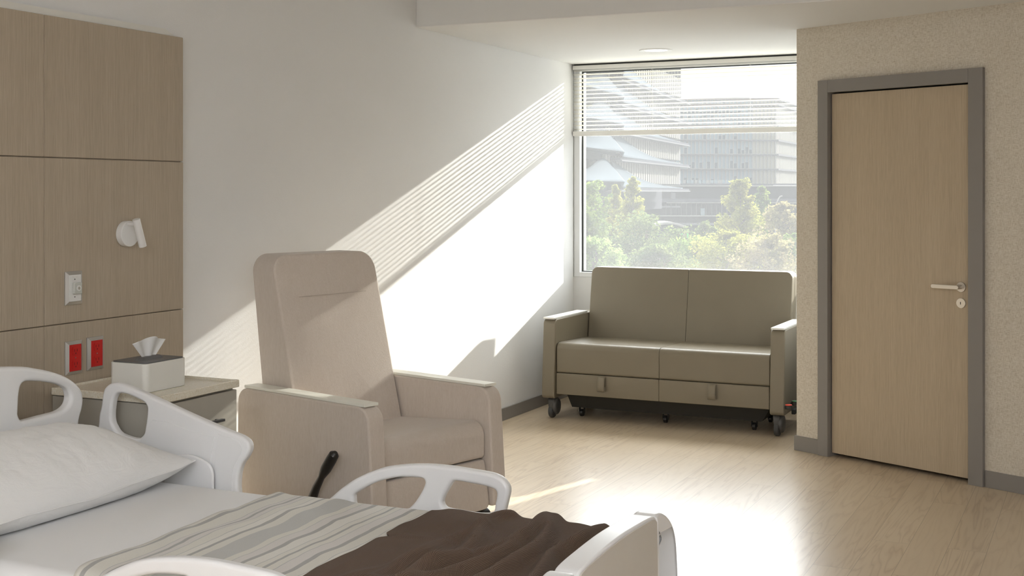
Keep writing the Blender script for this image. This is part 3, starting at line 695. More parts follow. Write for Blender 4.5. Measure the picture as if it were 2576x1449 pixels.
# back: two stitched halves on one leaning cushion, with a rear layer
yb = lambda z: 8.375+(z-0.49)*0.165
b = nb()
for i, (x0, x1) in enumerate(((SX0+0.004, mid-0.0002), (mid+0.0002, SX1-0.004))):
    rad = [0.006, 0.045, 0.008, 0.008] if i == 0 else [0.045, 0.006, 0.008, 0.008]
    slab(b, densify(rr(x0, x1, 0.475, 0.987, rad, 7), 0.05), -0.075, 0.0, 0.006, 0.008, 0, fn=lambda a, c, d: Vector((a, yb(c)-d, c)), rings=8)
link('backrest', b, 'vinyl', sf)
b = slab(nb(), densify(rr(SX0+0.004, SX1-0.004, 0.40, 0.984, [0.045, 0.045, 0.01, 0.01], 7), 0.08), -0.075, 0.0, 0.010, 0, 0, fn=lambda a, c, d: Vector((a, yb(c)+0.078-d, c)), rings=3)
link('rear_cushion', b, 'vinyl', sf)
for xs in (P(1513, 960, y=7.8).x, P(1791, 980, y=7.8).x):
    b = nb(); w = 0.026; prof = []
    for i in range(25):
        t_ = i/24; a = math.pi*t_
        prof.append((7.808-0.004-0.020*math.sin(a)**0.8 if t_ < 1 else 7.804, 0.300-0.092*(t_*1.0) if t_ < .5 else 0.254-0.05*(t_-.5)*2*0.9))
    # an open loop: down the front, back up behind
    prof = [(7.805, 0.300), (7.796, 0.294), (7.789, 0.275), (7.785, 0.25), (7.784, 0.228), (7.787, 0.213), (7.794, 0.209), (7.801, 0.214), (7.804, 0.235)]
    prof = catmull(prof, 4, False)
    V = [[b.verts.new(Vector((xs+s*w, p[0], p[1]))) for s in (-1, -0.33, .33, 1)] for p in prof]
    for A, B in zip(V, V[1:]):
        for k in range(3): b.faces.new((A[k], A[k+1], B[k+1], B[k]))
    o = link('pull_strap', b, 'vinyl', sf); m_ = o.modifiers.new('thickness', 'SOLIDIFY'); m_.thickness = 0.003
# under-pan
b = nb(); Yp = 7.935
tp_ = [b.verts.new(Vector(p)) for p in ((-3.333, Yp-0.02, 0.164), (-1.935, Yp-0.02, 0.164), (-1.935, 8.5, 0.164), (-3.333, 8.5, 0.164))]
bt_ = [b.verts.new(Vector(p)) for p in ((-3.300, Yp, 0.066), (-2.000, Yp, 0.066), (-2.000, 8.45, 0.066), (-3.300, 8.45, 0.066))]
b.faces.new(tp_); b.faces.new(bt_)
for k in range(4): b.faces.new((tp_[k], tp_[(k+1) % 4], bt_[(k+1) % 4], bt_[k]))
bmesh.ops.recalc_face_normals(b, faces=b.faces); link('under_pan', b, 'under', sf, smooth=False)
def big_caster(x, y):
    hub = nb(); tube(hub, (x, y, 0.118), (x, y, 0.1385), 0.022, seg=20)
    ell = lambda cy, cz, ry, rz, k=28: [(cy+ry*math.cos(2*math.pi*i/k), cz+rz*math.sin(2*math.pi*i/k)) for i in range(k)]
    slab(hub, ell(y+0.002, 0.077, 0.053, 0.058), -0.006, 0.030, 0.017, 0.003, 0, fn=lambda a, c, d: Vector((x+d, a, c)), rings=4)
    slab(hub, rr(y-0.046, y+0.045, 0.058, 0.137, [0.025, 0.034, 0.012, 0.012], 6), -0.026, 0.022, 0.010, 0.002, 0.003, fn=lambda a, c, d: Vector((x+d-(0.010*(c-0.072)/0.06 if c > 0.072 else 0), a, c)), rings=4)
    hb = link('caster', hub, 'caster', sf)
    w = nb(); tube(w, (x-0.026, y-0.010, 0.046), (x+0.006, y-0.010, 0.046), 0.046, seg=40, bev=0.008); link('caster_wheel', w, 'tyre', hb)
for (x, y) in ((-3.398, 7.862), (-1.868, 7.862), (-3.398, 8.50), (-1.868, 8.50)): big_caster(x, y)
for (x, y) in ((-3.247, 7.985), (-2.652, 7.985), (-2.058, 7.985), (-2.03, 8.30)):
    b = nb()
    for s in (-1, 1): box(b, x+s*0.0165-0.002, x+s*0.0165+0.002, y-0.012, y+0.014, 0.02, 0.066, 0.0015, 1)
    box(b, x-0.0185, x+0.0185, y-0.012, y+0.014, 0.0600, 0.0658, 0.001, 1)
    sc_ = link('support_caster', b, 'black', sf)
    w = nb(); tube(w, (x-0.012, y, 0.024), (x+0.012, y, 0.024), 0.024, seg=28, bev=0.004); link('caster_wheel', w, 'black', sc_)
# brake pedals on the right arm
b = nb(); box(b, -1.821, -1.797, 7.98, 8.52, 0.118, 0.150, 0.004, 2)
pe = [P(1984, 1019, x=-1.775), P(2000, 1009.5, x=-1.775)]
for p in pe: box(b, -1.802, p.x, p.y-0.012, p.y+0.012, p.z-0.026, p.z-0.006, 0.003, 2); tube(b, (p.x, p.y, p.z-0.022), (p.x, p.y, p.z-0.002), 0.022, seg=28, bev=0.003)
br_ = link('brake_linkage', b, 'black', sf)
for p, mt, nm in ((pe[0], 'red', 'red brake pedal pad'), (pe[1], 'green', 'green brake pedal pad')):
    b = nb(); tube(b, (p.x, p.y, p.z-0.002), (p.x, p.y, p.z+0.003), 0.0205, seg=28, bev=0.002); o = link('pedal_pad', b, mt, br_); o['label'] = nm

# ------------------------------------------------------------------ hospital bed
BYC = 2.95; YR = 3.50
bed = thing('hospital_bed', 'white hospital bed with moulded side rails and boards in the foreground', 'bed', (-2.2, BYC, 0))
def rail_fn(y0, inner):
    return lambda a, c, d: Vector((a, y0+d, c))
def w2(pts, y=None, x=None):
    out = []
    for q in pts:
        p = P(q[0], q[1], y=y, x=x); out.append((p.x, p.z) if y is not None else (p.y, p.z))
    return out
HRo = [(246, 1064), (252.4, 1022.8), (257.6, 987.6), (264.8, 973), (277, 965), (293.8, 964), (322.8, 973), (385, 1000), (447, 1029), (509, 1057), (571, 1083.7), (604, 1097), (619, 1107.5), (626, 1120), (626, 1134), (619, 1150), (606.5, 1168.7), (600, 1187), (597, 1210), (596.5, 1228), (594, 1290), (520, 1300), (400, 1270), (246, 1200)]
HRh = [(284.5, 1072.5), (279, 1056), (279, 1033), (283.5, 1004), (289.7, 993.8), (300, 989), (318.7, 992.8), (343.5, 1003), (360, 1012.4), (368.3, 1024), (368, 1043.5), (364, 1072.5), (359, 1094), (340, 1104), (300, 1092)]
FRo = [(800, 1300), (814, 1268), (835, 1248), (857.6, 1228.7), (890, 1206.6), (931, 1187.6), (971.7, 1175.4), (1026, 1169.5), (1080.4, 1169.5), (1134.8, 1174.8), (1189, 1183.5), (1230, 1190.8), (1256, 1201), (1271, 1216), (1278.5, 1234), (1274, 1260), (1266, 1295.6), (1262, 1330), (1240, 1380), (1000, 1380), (830, 1350)]
FRh1 = [(887.5, 1256), (890, 1244), (912, 1230), (944.6, 1214), (980, 1204.6), (1012.5, 1201.4), (1053, 1203), (1065.5, 1208.7), (1065.5, 1222), (1053, 1246.7), (1034, 1272.5), (1010, 1284), (930, 1280), (893, 1274)]
FRh2 = [(1145.6, 1211), (1183.7, 1217), (1216, 1223.6), (1240.7, 1231.8), (1247.5, 1244), (1243.5, 1268.5), (1237, 1290), (1200, 1293.5), (1145.6, 1284.8), (1118.5, 1279), (1110.3, 1265.8), (1113, 1252), (1126.6, 1227.7), (1134.8, 1215.5)]
T_ = 0.034
Ho = catmull(w2(HRo, y=YR), 4); Hh = catmull(w2(HRh, y=YR), 4)
Fo = catmull(w2(FRo, y=YR), 4); Fh1 = catmull(w2(FRh1, y=YR), 4); Fh2 = catmull(w2(FRh2, y=YR), 4)
for sgn in (1, -1):
    yy = BYC+sgn*(YR-BYC+T_/2)
    fn = lambda a, c, d: Vector((a, yy+d, c))
    rl = link('head_side_rail', plate([Ho, Hh], T_, 0.011, fn), 'bed', bed)
    rl2 = link('foot_side_rail', plate([Fo, Fh1, Fh2], T_, 0.012, fn), 'bed', bed)
    # raised panels on the head rail, split by a groove
    pa_ = [(372, 1095), (377, 1066), (385, 1056), (420, 1061), (480, 1084), (541, 1099), (536, 1125), (530, 1165), (526, 1230), (380, 1180)]
    pb_ = [(549, 1092), (580, 1101), (602, 1112), (609, 1124), (606, 1142), (594, 1160), (586, 1182), (583, 1250), (540, 1240), (541, 1160)]
    for q in (pa_, pb_):
        yi = yy-sgn*(T_/2+0.0006)
        link('rail_panel', plate([w2(q, y=YR)], 0.0032, 0.0012, lambda a, c, d: Vector((a, yi+d, c))), 'bed', rl)
    # mattress guard in front of the rail
    mg = [(415, 1200), (420, 1165), (440, 1148), (465, 1143), (490, 1147), (515, 1158), (530, 1171), (537, 1190), (537.5, 1215), (537, 1240), (530, 1252), (430, 1245), (418, 1230)]
    yg = BYC+sgn*(YR-BYC-0.022)
    link('mattress_guard', plate([catmull(w2(mg, y=YR-0.022), 4)], 0.012, 0.005, lambda a, c, d: Vector((a, yg+d, c))), 'bed', bed)
    # support arms linking the rails to the frame
    for xx in (-3.0, -2.78, -2.15, -1.85):
        b = nb(); box(b, xx-0.03, xx+0.03, min(yy-sgn*T_/2, BYC+sgn*0.42), max(yy-sgn*T_/2, BYC+sgn*0.42), 0.325, 0.385, 0.008, 2)
        link('rail_support', b, 'steel_frame', bed)
# headboard
XH = -3.33
HBo = w2([(41, 922), (82.7, 926.5), (124, 934.8), (157, 947), (182, 963.7), (196.4, 982), (200.5, 1003), (197.6, 1027.8), (190, 1056.7), (186, 1110), (183, 1160)], x=XH)
HBh = w2([(37, 1044), (36.4, 1032), (39.3, 986.4), (45.5, 965.8), (62, 958), (103, 959.6), (136.4, 965), (157, 974), (166, 986.4), (167.5, 1003), (161, 1019.5), (140.6, 1034), (103, 1044), (53.7, 1056.7), (43.4, 1055.5)], x=XH)
mir = lambda L: [(2*BYC-p[0], p[1]) for p in reversed(L)]
hb_ol = catmull(mir(HBo)[0:]+[(BYC, 0.950)]+HBo, 4, False); hb_ol = hb_ol+[(3.38, 0.42), (2.52, 0.42)]
hb = link('headboard', plate([hb_ol, catmull(HBh, 4), catmull(mir(HBh), 4)], 0.045, 0.015, lambda a, c, d: Vector((XH+d, a, c))), 'bed', bed)
# footboard : bowed centre panel and two loop handles
XF = -1.098
arc_ = [(2.672, 0.642), (2.70, 0.6555), (2.80, 0.663), (2.95, 0.6685), (3.10, 0.665), (3.20, 0.6585), (3.228, 0.6455)]
pan = catmull(arc_, 5, False)+[(3.234, 0.52), (3.234, 0.30), (3.10, 0.27), (2.80, 0.27), (2.666, 0.30), (2.666, 0.52)]
fb = link('footboard', plate([pan], 0.062, 0.006, lambda a, c, d: Vector((XF-0.031+d, a, c))), 'bed', bed)
link('footboard_face', plate([[(p[0]*0.985+BYC*0.015, 0.45+(p[1]-0.45)*0.965) for p in pan]], 0.004, 0.0015, lambda a, c, d: Vector((XF+0.0015+d, a, c))), 'bedshade', fb)  # thin plate carrying the painted shade of the outer face
lo = w2([(1653, 1298), (1662, 1291), (1675, 1293), (1687, 1304), (1696, 1322), (1701.5, 1345), (1705, 1380), (1708, 1448)], x=XF)
lo = [(3.233, 0.60), (3.2335, 0.640), (3.2345, 0.652)]+lo[1:]+[(3.425, 0.36), (3.418, 0.30), (3.38, 0.265), (3.30, 0.262), (3.245, 0.275), (3.234, 0.31), (3.233, 0.45)]
lh = w2([(1657, 1322), (1666, 1336), (1669, 1352), (1667, 1366), (1661, 1380), (1654.5, 1400)], x=XF)+[(3.243, 0.50), (3.241, 0.58)]
L0 = catmull(lo, 3); L1 = catmull(lh, 4)
for k, (a_, h_) in enumerate(((L0, L1), (mir(L0), mir(L1)))):
    link('foot_handle', plate([a_, h_], 0.070, 0.012, lambda a, c, d: Vector((XF-0.036+d, a, c))), 'bed', bed)
for s in (1, -1):
    b = nb(); yq = BYC+s*0.335; tube(b, (XF+0.02-0.10, yq, 0.22), (XF-0.08, yq, 0.26), 0.045, seg=28, bev=0.006); link('corner_bumper', b, 'black', bed)
# frame and casters
b = nb()
box(b, -3.26, -1.20, 2.52, 3.38, 0.335, 0.375, 0.01, 2); box(b, -3.30, -3.20, 2.55, 3.35, 0.30, 0.42, 0.01, 2); box(b, -1.19, -1.162, 2.60, 3.30, 0.28, 0.40, 0.008, 2)
for xx in (-2.85, -1.65): box(b, xx-0.04, xx+0.04, 2.62, 3.28, 0.12, 0.335, 0.01, 2)
for yq in (2.66, 3.24): box(b, -3.15, -1.35, yq-0.035, yq+0.035, 0.13, 0.20, 0.01, 2)
link('bed_frame', b, 'steel_frame', bed)
for x in (-3.05, -1.45):
    for y in (2.66, 3.24): caster(bed, x, y, 0.05, 0.132, 'caster', local=False)

# mattress
ZM = 0.530
mo = rr(2.462, 3.438, 0.378, ZM, [0.045, 0.045, 0.02, 0.02], 8)
def mat_fn(a, c, d):
    z = c
    if c > 0.5: z += 0.003*noise.noise(Vector((d*3, a*3, 0)))
    return Vector((d, a, z))
b = slab(nb(), list(reversed(densify(mo, 0.05))), -3.300, -1.185, 0.03, 0, 0, fn=mat_fn, rings=4)
mt = link('mattress', b, 'sheet'); tag(mt, 'mattress in a smooth white fitted sheet lying on the hospital bed', 'mattress')

# pillow
pw = nb(); PC = Vector((-3.07, 2.945, 0)); PLX, PLY = 0.245, 0.500
def pil(u, v, top):
    a = (u-0.5)*2; c = (v-0.5)*2
    ea = 1-abs(a)**2.2; ec = 1-abs(c)**2.4
    h = max(0, ea*ec)**0.55
    px_ = a*PLX*(1-0.07*(1-abs(c)**2)*1.0*0-0.05*(1-c*c)); py_ = c*PLY*(1-0.055*(1-a*a))
    wr = 0.0045*noise.noise(Vector((a*3+c*1.4, c*9, 1.3)))+0.003*noise.noise(Vector((a*10, c*22, 5.3)))
    edge = 0.012*noise.noise(Vector((a*1.5, c*3.0, 8)))*1.0
    zseam = ZM+0.070+edge*(0.4+0.6*(1-h))-0.022*(1-abs(c)**1.5)*(1 if a > 0 else 0.2)*abs(a)
    if top: z = zseam+h*(0.166-0.030*a)+wr*min(1, h*2)
    else: z = zseam-(zseam-ZM-0.004)*min(1, h*1.9)+wr*0.15*h
    z = max(z, ZM+0.0045)
    return Vector((PC.x+px_+0.0*h, PC.y+py_, z))
grid_mesh(pw, 56, 100, lambda u, v: pil(u, v, True)); grid_mesh(pw, 56, 100, lambda u, v: pil(u, v, False))
bmesh.ops.remove_doubles(pw, verts=pw.verts, dist=0.0004); bmesh.ops.recalc_face_normals(pw, faces=pw.faces)
pl = link('pillow', pw, 'pillow'); tag(pl, 'plump white pillow at the head of the hospital bed', 'pillow')
ring = [pil(0, k/60, True) for k in range(60)]+[pil(k/30, 1, True) for k in range(30)]+[pil(1, 1-k/60, True) for k in range(60)]+[pil(1-k/30, 0, True) for k in range(30)]
b = nb(); path_tube(b, ring, 0.0026, 8, cyclic=True); link('seam_piping', b, 'pillow', pl)

# blankets : cloth laid over the mattress and falling over both sides
def drape(x, s, lift, amp):
    """s = distance across from the middle of the bed; follows the mattress section"""
    half = 0.488; r = 0.045; flat = half-r; sg = 1 if s > 0 else -1; a = abs(s)
    rr_ = r+lift
    if a <= flat: y, z, ny, nz = a, ZM+lift, 0, 1
    elif a <= flat+rr_*math.pi/2:
        t = (a-flat)/rr_; y = flat+rr_*math.sin(t); z = ZM-r+rr_*math.cos(t); ny, nz = math.sin(t), math.cos(t)
    else: y = half+lift; z = ZM-r-(a-flat-rr_*math.pi/2); ny, nz = 1, 0
    k = min(1.0, 1-0.75*ny)
    return Vector((x, BYC+sg*(y+ny*amp*k), z+nz*amp))
def wave_edge(s): return 0.014*noise.noise(Vector((s*6, 3.3, 0)))+0.02*noise.noise(Vector((s*2.2, 9.1, 0)))
XB0, XB1 = -2.455, -1.20
def blanket(u, v):
    s = (v-0.5)*2*0.60; x0 = -2.445+0.03*(-s)*1.0+wave_edge(s)*1.2-0.01
    x0 = -2.45+0.07*max(0, -s)+1.3*wave_edge(s); x = x0+u*(XB1-x0)
    am = 0.0035+0.005*noise.noise(Vector((x*7, s*5, 2)))+0.0035*noise.noise(Vector((x*3+s*9, s*3, 7)))
    am += 0.012*math.exp(-((u-0.0)/0.03)**2)*max(0, noise.noise(Vector((0.5, s*7, 4)))+0.25)
    am += 0.006*math.exp(-(((x+2.27)-0.25*(s-0.25))/0.035)**2)
    am = max(0.001, am)
    return drape(x, s, 0.004, am)
b = nb(); grid_mesh(b, 110, 130, blanket, uv=lambda u, v: ((-2.45+u*(XB1+2.45)+2.45)/0.70*0.80, (v-0.5)*1.2))
bmesh.ops.recalc_face_normals(b, faces=b.faces)
bk_ = link('striped_blanket', b, 'stripes'); tag(bk_, 'beige and grey striped blanket spread across the middle of the bed', 'blanket')
m_ = bk_.modifiers.new('thickness', 'SOLIDIFY'); m_.thickness = 0.003; m_.offset = 1
# brown throw with gathered folds
ridges = [([(961, 1449), (1080, 1388), (1135, 1361), (1216, 1331)], 0.016, 0.022), ([(1150, 1405), (1180, 1385), (1203, 1358), (1216, 1325), (1243, 1306), (1284, 1298)], 0.026, 0.022),
          ([(1102, 1440), (1216, 1399), (1298, 1372), (1352, 1331), (1379, 1315)], 0.022, 0.020), ([(1160, 1449), (1225, 1425), (1270, 1401), (1316, 1373), (1349, 1343), (1368, 1318)], 0.032, 0.020),
          ([(1262, 1449), (1290, 1432), (1340, 1401), (1375, 1362), (1386, 1331), (1400, 1312)], 0.036, 0.019), ([(1363, 1449), (1388, 1412), (1444.6, 1382), (1491, 1352), (1521, 1336)], 0.034, 0.020),
          ([(1000, 1420), (1075, 1400), (1150, 1380)], 0.006, 0.02), ([(1060, 1449), (1110, 1440), (1170, 1415)], 0.012, 0.016)]
RW = []
for pts, am, wd in ridges:
    q = [P(p[0], p[1], z=0.555) for p in pts]; q = [(v.x, v.y) for v in q]
    d0 = (q[0][0]-q[1][0], q[0][1]-q[1][1]); L = math.hypot(*d0); q = [(q[0][0]+d0[0]/L*0.35, q[0][1]+d0[1]/L*0.35)]+q
    RW.append((catmull(q, 6, False), am, wd))
def ridge_h(x, y):
    h = 0
    for q, am, wd in RW:
        best = 9; bi = 0
        for i in range(len(q)-1):
            ax_, ay_ = q[i]; bx_, by_ = q[i+1]; dx, dy = bx_-ax_, by_-ay_; L2 = dx*dx+dy*dy or 1e-9
            t = max(0, min(1, ((x-ax_)*dx+(y-ay_)*dy)/L2)); d = math.hypot(x-ax_-t*dx, y-ay_-t*dy)
            if d < best: best = d; bi = (i+t)/(len(q)-1)
        g = math.exp(-(best/(wd*1.1))**2.0)
        h = max(h, 0)+am*g*(1.0 if bi < 0.9 else 1.0)*(0.94+0.16*noise.noise(Vector((x*5, y*5, am*99))))*(1-0.5*h/0.05)
    return h*(1.2-0.5*max(0, min(1, (y-3.15)/0.25)))+0.005*math.sin(x*31+y*17)*noise.noise(Vector((x*4, y*4, 3.1)))*2
XT1 = -1.166
def throw(u, v):
    s = (v-0.5)*2*0.62; x0 = -1.862-0.018*math.sin(s*2)+0.010*noise.noise(Vector((s*5, 2.2, 1)))+0.025*math.exp(-((s-0.135)/0.018)**2)
    x = x0+u*(XT1-x0); yv = BYC+max(-0.49, min(0.49, s))
    am = 0.014*min(1, u*8+0.35)+ridge_h(x, yv)+0.004*noise.noise(Vector((x*9, s*9, 5)))
    return drape(x, s, 0.010, am)
NU, NV = 150, 190
b = nb(); grid_mesh(b, NU, NV, throw, uv=lambda u, v: (u*0.70, (v-0.5)*1.24))
b.verts.index_update()
bmesh.ops.recalc_face_normals(b, faces=b.faces)
lay = b.loops.layers.uv.active; b.verts.ensure_lookup_table(); arc = {}
for j in range(NV+1):
    acc = 0
    for i in range(NU+1):
        k_ = i*(NV+1)+j
        if i: acc += (b.verts[k_].co-b.verts[k_-(NV+1)].co).length
        arc[k_] = acc
for f_ in b.faces:
    for lp__ in f_.loops: lp__[lay].uv = (arc[lp__.vert.index], lp__[lay].uv[1])
tw = link('knitted_throw', b, 'knit'); tag(tw, 'dark brown knitted throw bunched over the foot of the bed', 'throw blanket')
m_ = tw.modifiers.new('thickness', 'SOLIDIFY'); m_.thickness = 0.006; m_.offset = 0

# ------------------------------------------------------------------ outside: street, buildings and trees
GZ = -17.0
def V(lat, dep, z): return Vector((lat*C_-dep*S_, lat*S_+dep*C_, z))
def pz(py, dep): return CAM_H+(HY-py)/FPX*dep
def pl_(px, dep): return (px-CX)/FPX*dep
def omat(name, col, rough=0.7, spec=0.3):
    t = NT(name); d = t.n('ShaderNodeBsdfDiffuse'); f = t.noise(t.coord(), 0.4, 3)
    t.l(t.mix(f, tuple(q*0.94 for q in col), tuple(q*1.06 for q in col)), d.inputs[0]); t.l(d.outputs[0], t.out.inputs[0]); M[name] = t.m
omat('o_white', (0.26, 0.25, 0.225)); omat('o_grey', (0.13, 0.13, 0.135)); omat('o_dark', (0.035, 0.035, 0.042)); omat('o_mid', (0.075, 0.075, 0.085)); omat('o_band', (0.20, 0.15, 0.125))
omat('o_glass', (0.20, 0.25, 0.265), 0.5, 0.1); omat('o_glassd', (0.06, 0.085, 0.10), 0.5, 0.1); omat('o_glass_sunlit', (0.33, 0.305, 0.235), 0.5, 0.1); omat('o_metal', (0.10, 0.115, 0.13), 0.7, 0.1); omat('o_pave', (0.20, 0.20, 0.195)); omat('o_bronze', (0.13, 0.11, 0.085)); omat('o_green', (0.10, 0.65, 0.15)); omat('o_trunk', (0.15, 0.12, 0.085))
b = nb(); vs = [b.verts.new(V(*p)) for p in ((-250, 20, GZ), (300, 20, GZ), (400, 900, GZ), (-250, 900, GZ))]; b.faces.new(vs)
for v_ in [b.verts.new(V(*p)) for p in ()]: pass
gnd = link('plaza_ground', b, 'o_pave', smooth=False); tag(gnd, 'pale paved ground and street far below the window', 'ground'); gnd['kind'] = 'structure'
def qbox(b, o, ex, ey, x0, x1, y0, y1, z0, z1, mi=0):
    vs = []
    for z in (z0, z1):
        for (x, y) in ((x0, y0), (x1, y0), (x1, y1), (x0, y1)): p = o+ex*x+ey*y; vs.append(b.verts.new(Vector((p.x, p.y, z))))
    for f in ((3, 2, 1, 0), (4, 5, 6, 7), (0, 1, 5, 4), (1, 2, 6, 5), (2, 3, 7, 6), (3, 0, 4, 7)): b.faces.new([vs[i] for i in f]).material_index = mi
EX, EY = Vector((C_, S_, 0)), Vector((-S_, C_, 0))
# office block straight ahead
D = 300.0; o0 = V(pl_(1700, D), D, 0); Wd = pl_(1950, D)-pl_(1700, D)
off = thing('office_building', 'long pale office block with banded glass floors behind the right-hand trees', 'building', (o0.x, o0.y, GZ))
b = nb(); qbox(b, o0, EX, EY, 0, Wd-0.4, 0.4, 45, GZ, pz(247, D)); link('building_body', b, 'o_mid', off, smooth=False)
lv_ = [462, 424, 387, 351, 314, 261, 247]
a2 = R(23.2); EX2 = (EX*math.sin(a2)+EY*math.cos(a2)); EY2 = (EX*math.cos(a2)-EY*math.sin(a2)); o2 = o0+EX*Wd
for k in range(6):
    z0, z1 = pz(lv_[k], D), pz(lv_[k+1]+4.5, D)
    b = nb(); n = 26
    for i in range(n):
        x0 = Wd*i/n; x1 = Wd*(i+1)/n; yel = i > n*0.735  # yellow panes paint a warm sun reflection on the facade's right part
        rows = 3 if k == 4 else 1
        for r_ in range(rows):
            za = z0+(z1-z0)*r_/rows; zb = z0+(z1-z0)*(r_+1)/rows-(0.3 if rows > 1 else 0)
            mi = 2 if yel else 0
            qbox(b, o0, EX, EY, x0+0.10, x1-0.10, -0.1, 0.4, za, zb, mi)
            if not yel and random.random() < 0.33: qbox(b, o0, EX, EY, x0+0.12, x1-0.12, -0.13, 0.3, za, za+(zb-za)*random.uniform(0.25, 0.6), 1)
        qbox(b, o0, EX, EY, x1-0.09, x1+0.09, -0.45, 0.4, z0, z1, 3)
    link('window_row', b, None, off, smooth=False, mats=['o_glass', 'o_glassd', 'o_glass_sunlit', 'o_white'])
    b = nb(); zt = pz(lv_[k+1], D)
    qbox(b, o0, EX, EY, -1, Wd+0.3, -0.7, 0.5, z1, z1+(zt-z1)*0.75, 0 if k < 3 else 1); qbox(b, o0, EX, EY, -1, Wd+0.4, -0.9, 0.5, z1+(zt-z1)*0.75, zt, 2)
    link('floor_band', b, None, off, smooth=False, mats=['o_grey', 'o_band', 'o_white'])
    # side wing going back to the right
    b = nb(); qbox(b, o2, EX2, EY2, 0, 60, -4, -0.2, z0, z1, 0)
    for i in range(60): qbox(b, o2, EX2, EY2, i*1.0, i*1.0+0.55, -0.2, 0.25, z0, z1, 1)
    qbox(b, o2, EX2, EY2, 0, 60, -0.2, 0.8, z1, zt, 2)
    link('finned_wing', b, None, off, smooth=False, mats=['o_mid', 'o_white', 'o_grey'])
b = nb(); qbox(b, o0, EX, EY, 8, 18, 3, 8, pz(247, D), pz(243, D)); link('roof_plant', b, 'o_white', off, smooth=False)
# tall gridded tower beyond
D = 420.0; o3 = V(pl_(1470, D), D, 0); W3 = pl_(1713, D)-pl_(1470, D)
tw_ = thing('gridded_tower', 'tall white tower with a square grid of windows behind the blind', 'building', (o3.x, o3.y, GZ))
b = nb(); qbox(b, o3, EX, EY, 0, W3, 0, 30, GZ, pz(60, D)); link('tower_body', b, 'o_white', tw_, smooth=False)
px_m = D/FPX; cols = 30; rws = 26
for j in range(rws):
    b = nb(); z0 = pz(400-j*12.6, D); qbox(b, o3, EX, EY, W3-(cols+0.5)*7.6*px_m, W3, -0.05, 0.02, z0-0.1, z0+7.6*px_m+0.1, 1)
    for i in range(cols):
        x0 = W3-(i+0.8)*7.6*px_m; qbox(b, o3, EX, EY, x0, x0+3.6*px_m, -0.3, 0.02, z0, z0+7.6*px_m, 0)
    link('window_row', b, None, tw_, smooth=False, mats=['o_grey', 'o_white'])
# curved terraced block on the left
D0, D1 = 170.0, 236.0; A0 = V(pl_(1464, D0), D0, 0); A1 = V(pl_(1713, D1), D1, 0)
AX = (A1-A0).normalized(); AL = (A1-A0).length; AN = Vector((AX.y, -AX.x, 0))   # outward
if AN.dot(A0) > 0: AN = -AN
A0 = A0-AX*25; AL += 25
cb = thing('terraced_building', 'pale building with sweeping curved floor slabs and vertical fins left of the office block', 'building', (A0.x, A0.y, GZ))
b = nb(); qbox(b, A0, AX, -AN, 0, AL-0.5, 3.5, 7, -1.5, 24); link('building_core', b, 'o_mid', cb, smooth=False)
sz = [2.6, 7.04, 11.0, 15.05, 18.75, 22.6]
def sof(px):   # arc length along the facade where a column of the photograph meets it
    r = Vector((-S_+(px-CX)/FPX*C_, C_+(px-CX)/FPX*S_, 0)); n = AN; t = A0.dot(n)/r.dot(n); return (r*t-A0).dot(AX)
sk = sof(1536)
for k in range(5):
    z0, z1 = sz[k], sz[k+1]
    b = nb(); nf = 34; s_a = sk-3
    qbox(b, A0, AX, -AN, s_a, AL, 0.6, 1.2, z0+0.5, z1, 1)
    for i in range(nf):
        s = s_a+(AL-s_a)*i/nf; qbox(b, A0, AX, -AN, s, s+0.55*(AL-s_a)/nf, 0.0, 0.6, z0+0.4, z1, 0)
    link('fin_wall', b, None, cb, smooth=False, mats=['o_white', 'o_grey'])
    b = nb()
    def swoop(u, v):
        s = sk+(AL-sk)*u; rise = 0.15+3.3*math.exp(-(u*3.1)**1.35)
        zz = z0-0.40+v*rise+0.35*v*(1-u); outw = 1.6*(1-v)**1.5*(1-u)+0.15
        p = A0+AX*s+AN*outw; return Vector((p.x, p.y, zz))
    grid_mesh(b, 40, 8, swoop)
    def swoopl(u, v):
        s = sk*u; rise = 0.7+2.0*math.exp(-((u-0.86)/0.16)**2)
        zz = z0+1.0-0.6*(1-v)*1.0+v*rise; outw = 1.9*(1-v)+0.2
        p = A0+AX*s+AN*outw; return Vector((p.x, p.y, zz))
    grid_mesh(b, 40, 8, swoopl)
    def knee(u, v):
        A = swoopl(1, v); B = swoop(0, v); return A.lerp(B, u)
    grid_mesh(b, 4, 8, knee)
    bmesh.ops.recalc_face_normals(b, faces=b.faces)
    o = link('curved_slab', b, 'o_metal', cb); m_ = o.modifiers.new('thickness', 'SOLIDIFY'); m_.thickness = 0.15
    b = nb(); qbox(b, A0, AX, -AN, sk, AL+0.3, -1.5, 1.0, z0-0.75, z0-0.40, 0); qbox(b, A0, AX, -AN, sk, AL+0.35, -1.7, 1.0, z0-0.95, z0-0.75, 1)
    qbox(b, A0, AX, -AN, 0, sk, -1.7, 1.0, z0+0.25, z0+0.6, 0); qbox(b, A0, AX, -AN, 0, sk, 0.5, 3, z0-0.9, z0+0.25, 0)
    link('slab_edge', b, None, cb, smooth=False, mats=['o_mid', 'o_grey'])
    b = nb(); qbox(b, A0, AX, -AN, 0, sk-1, 2.0, 2.3, z0+0.6, z1, 0)
    for i in range(26): qbox(b, A0, AX, -AN, i*sk/26, i*sk/26+0.28, 1.5, 2.0, z0+0.6, z1, 1)
    link('recessed_glazing', b, None, cb, smooth=False, mats=['o_bronze', 'o_white'])
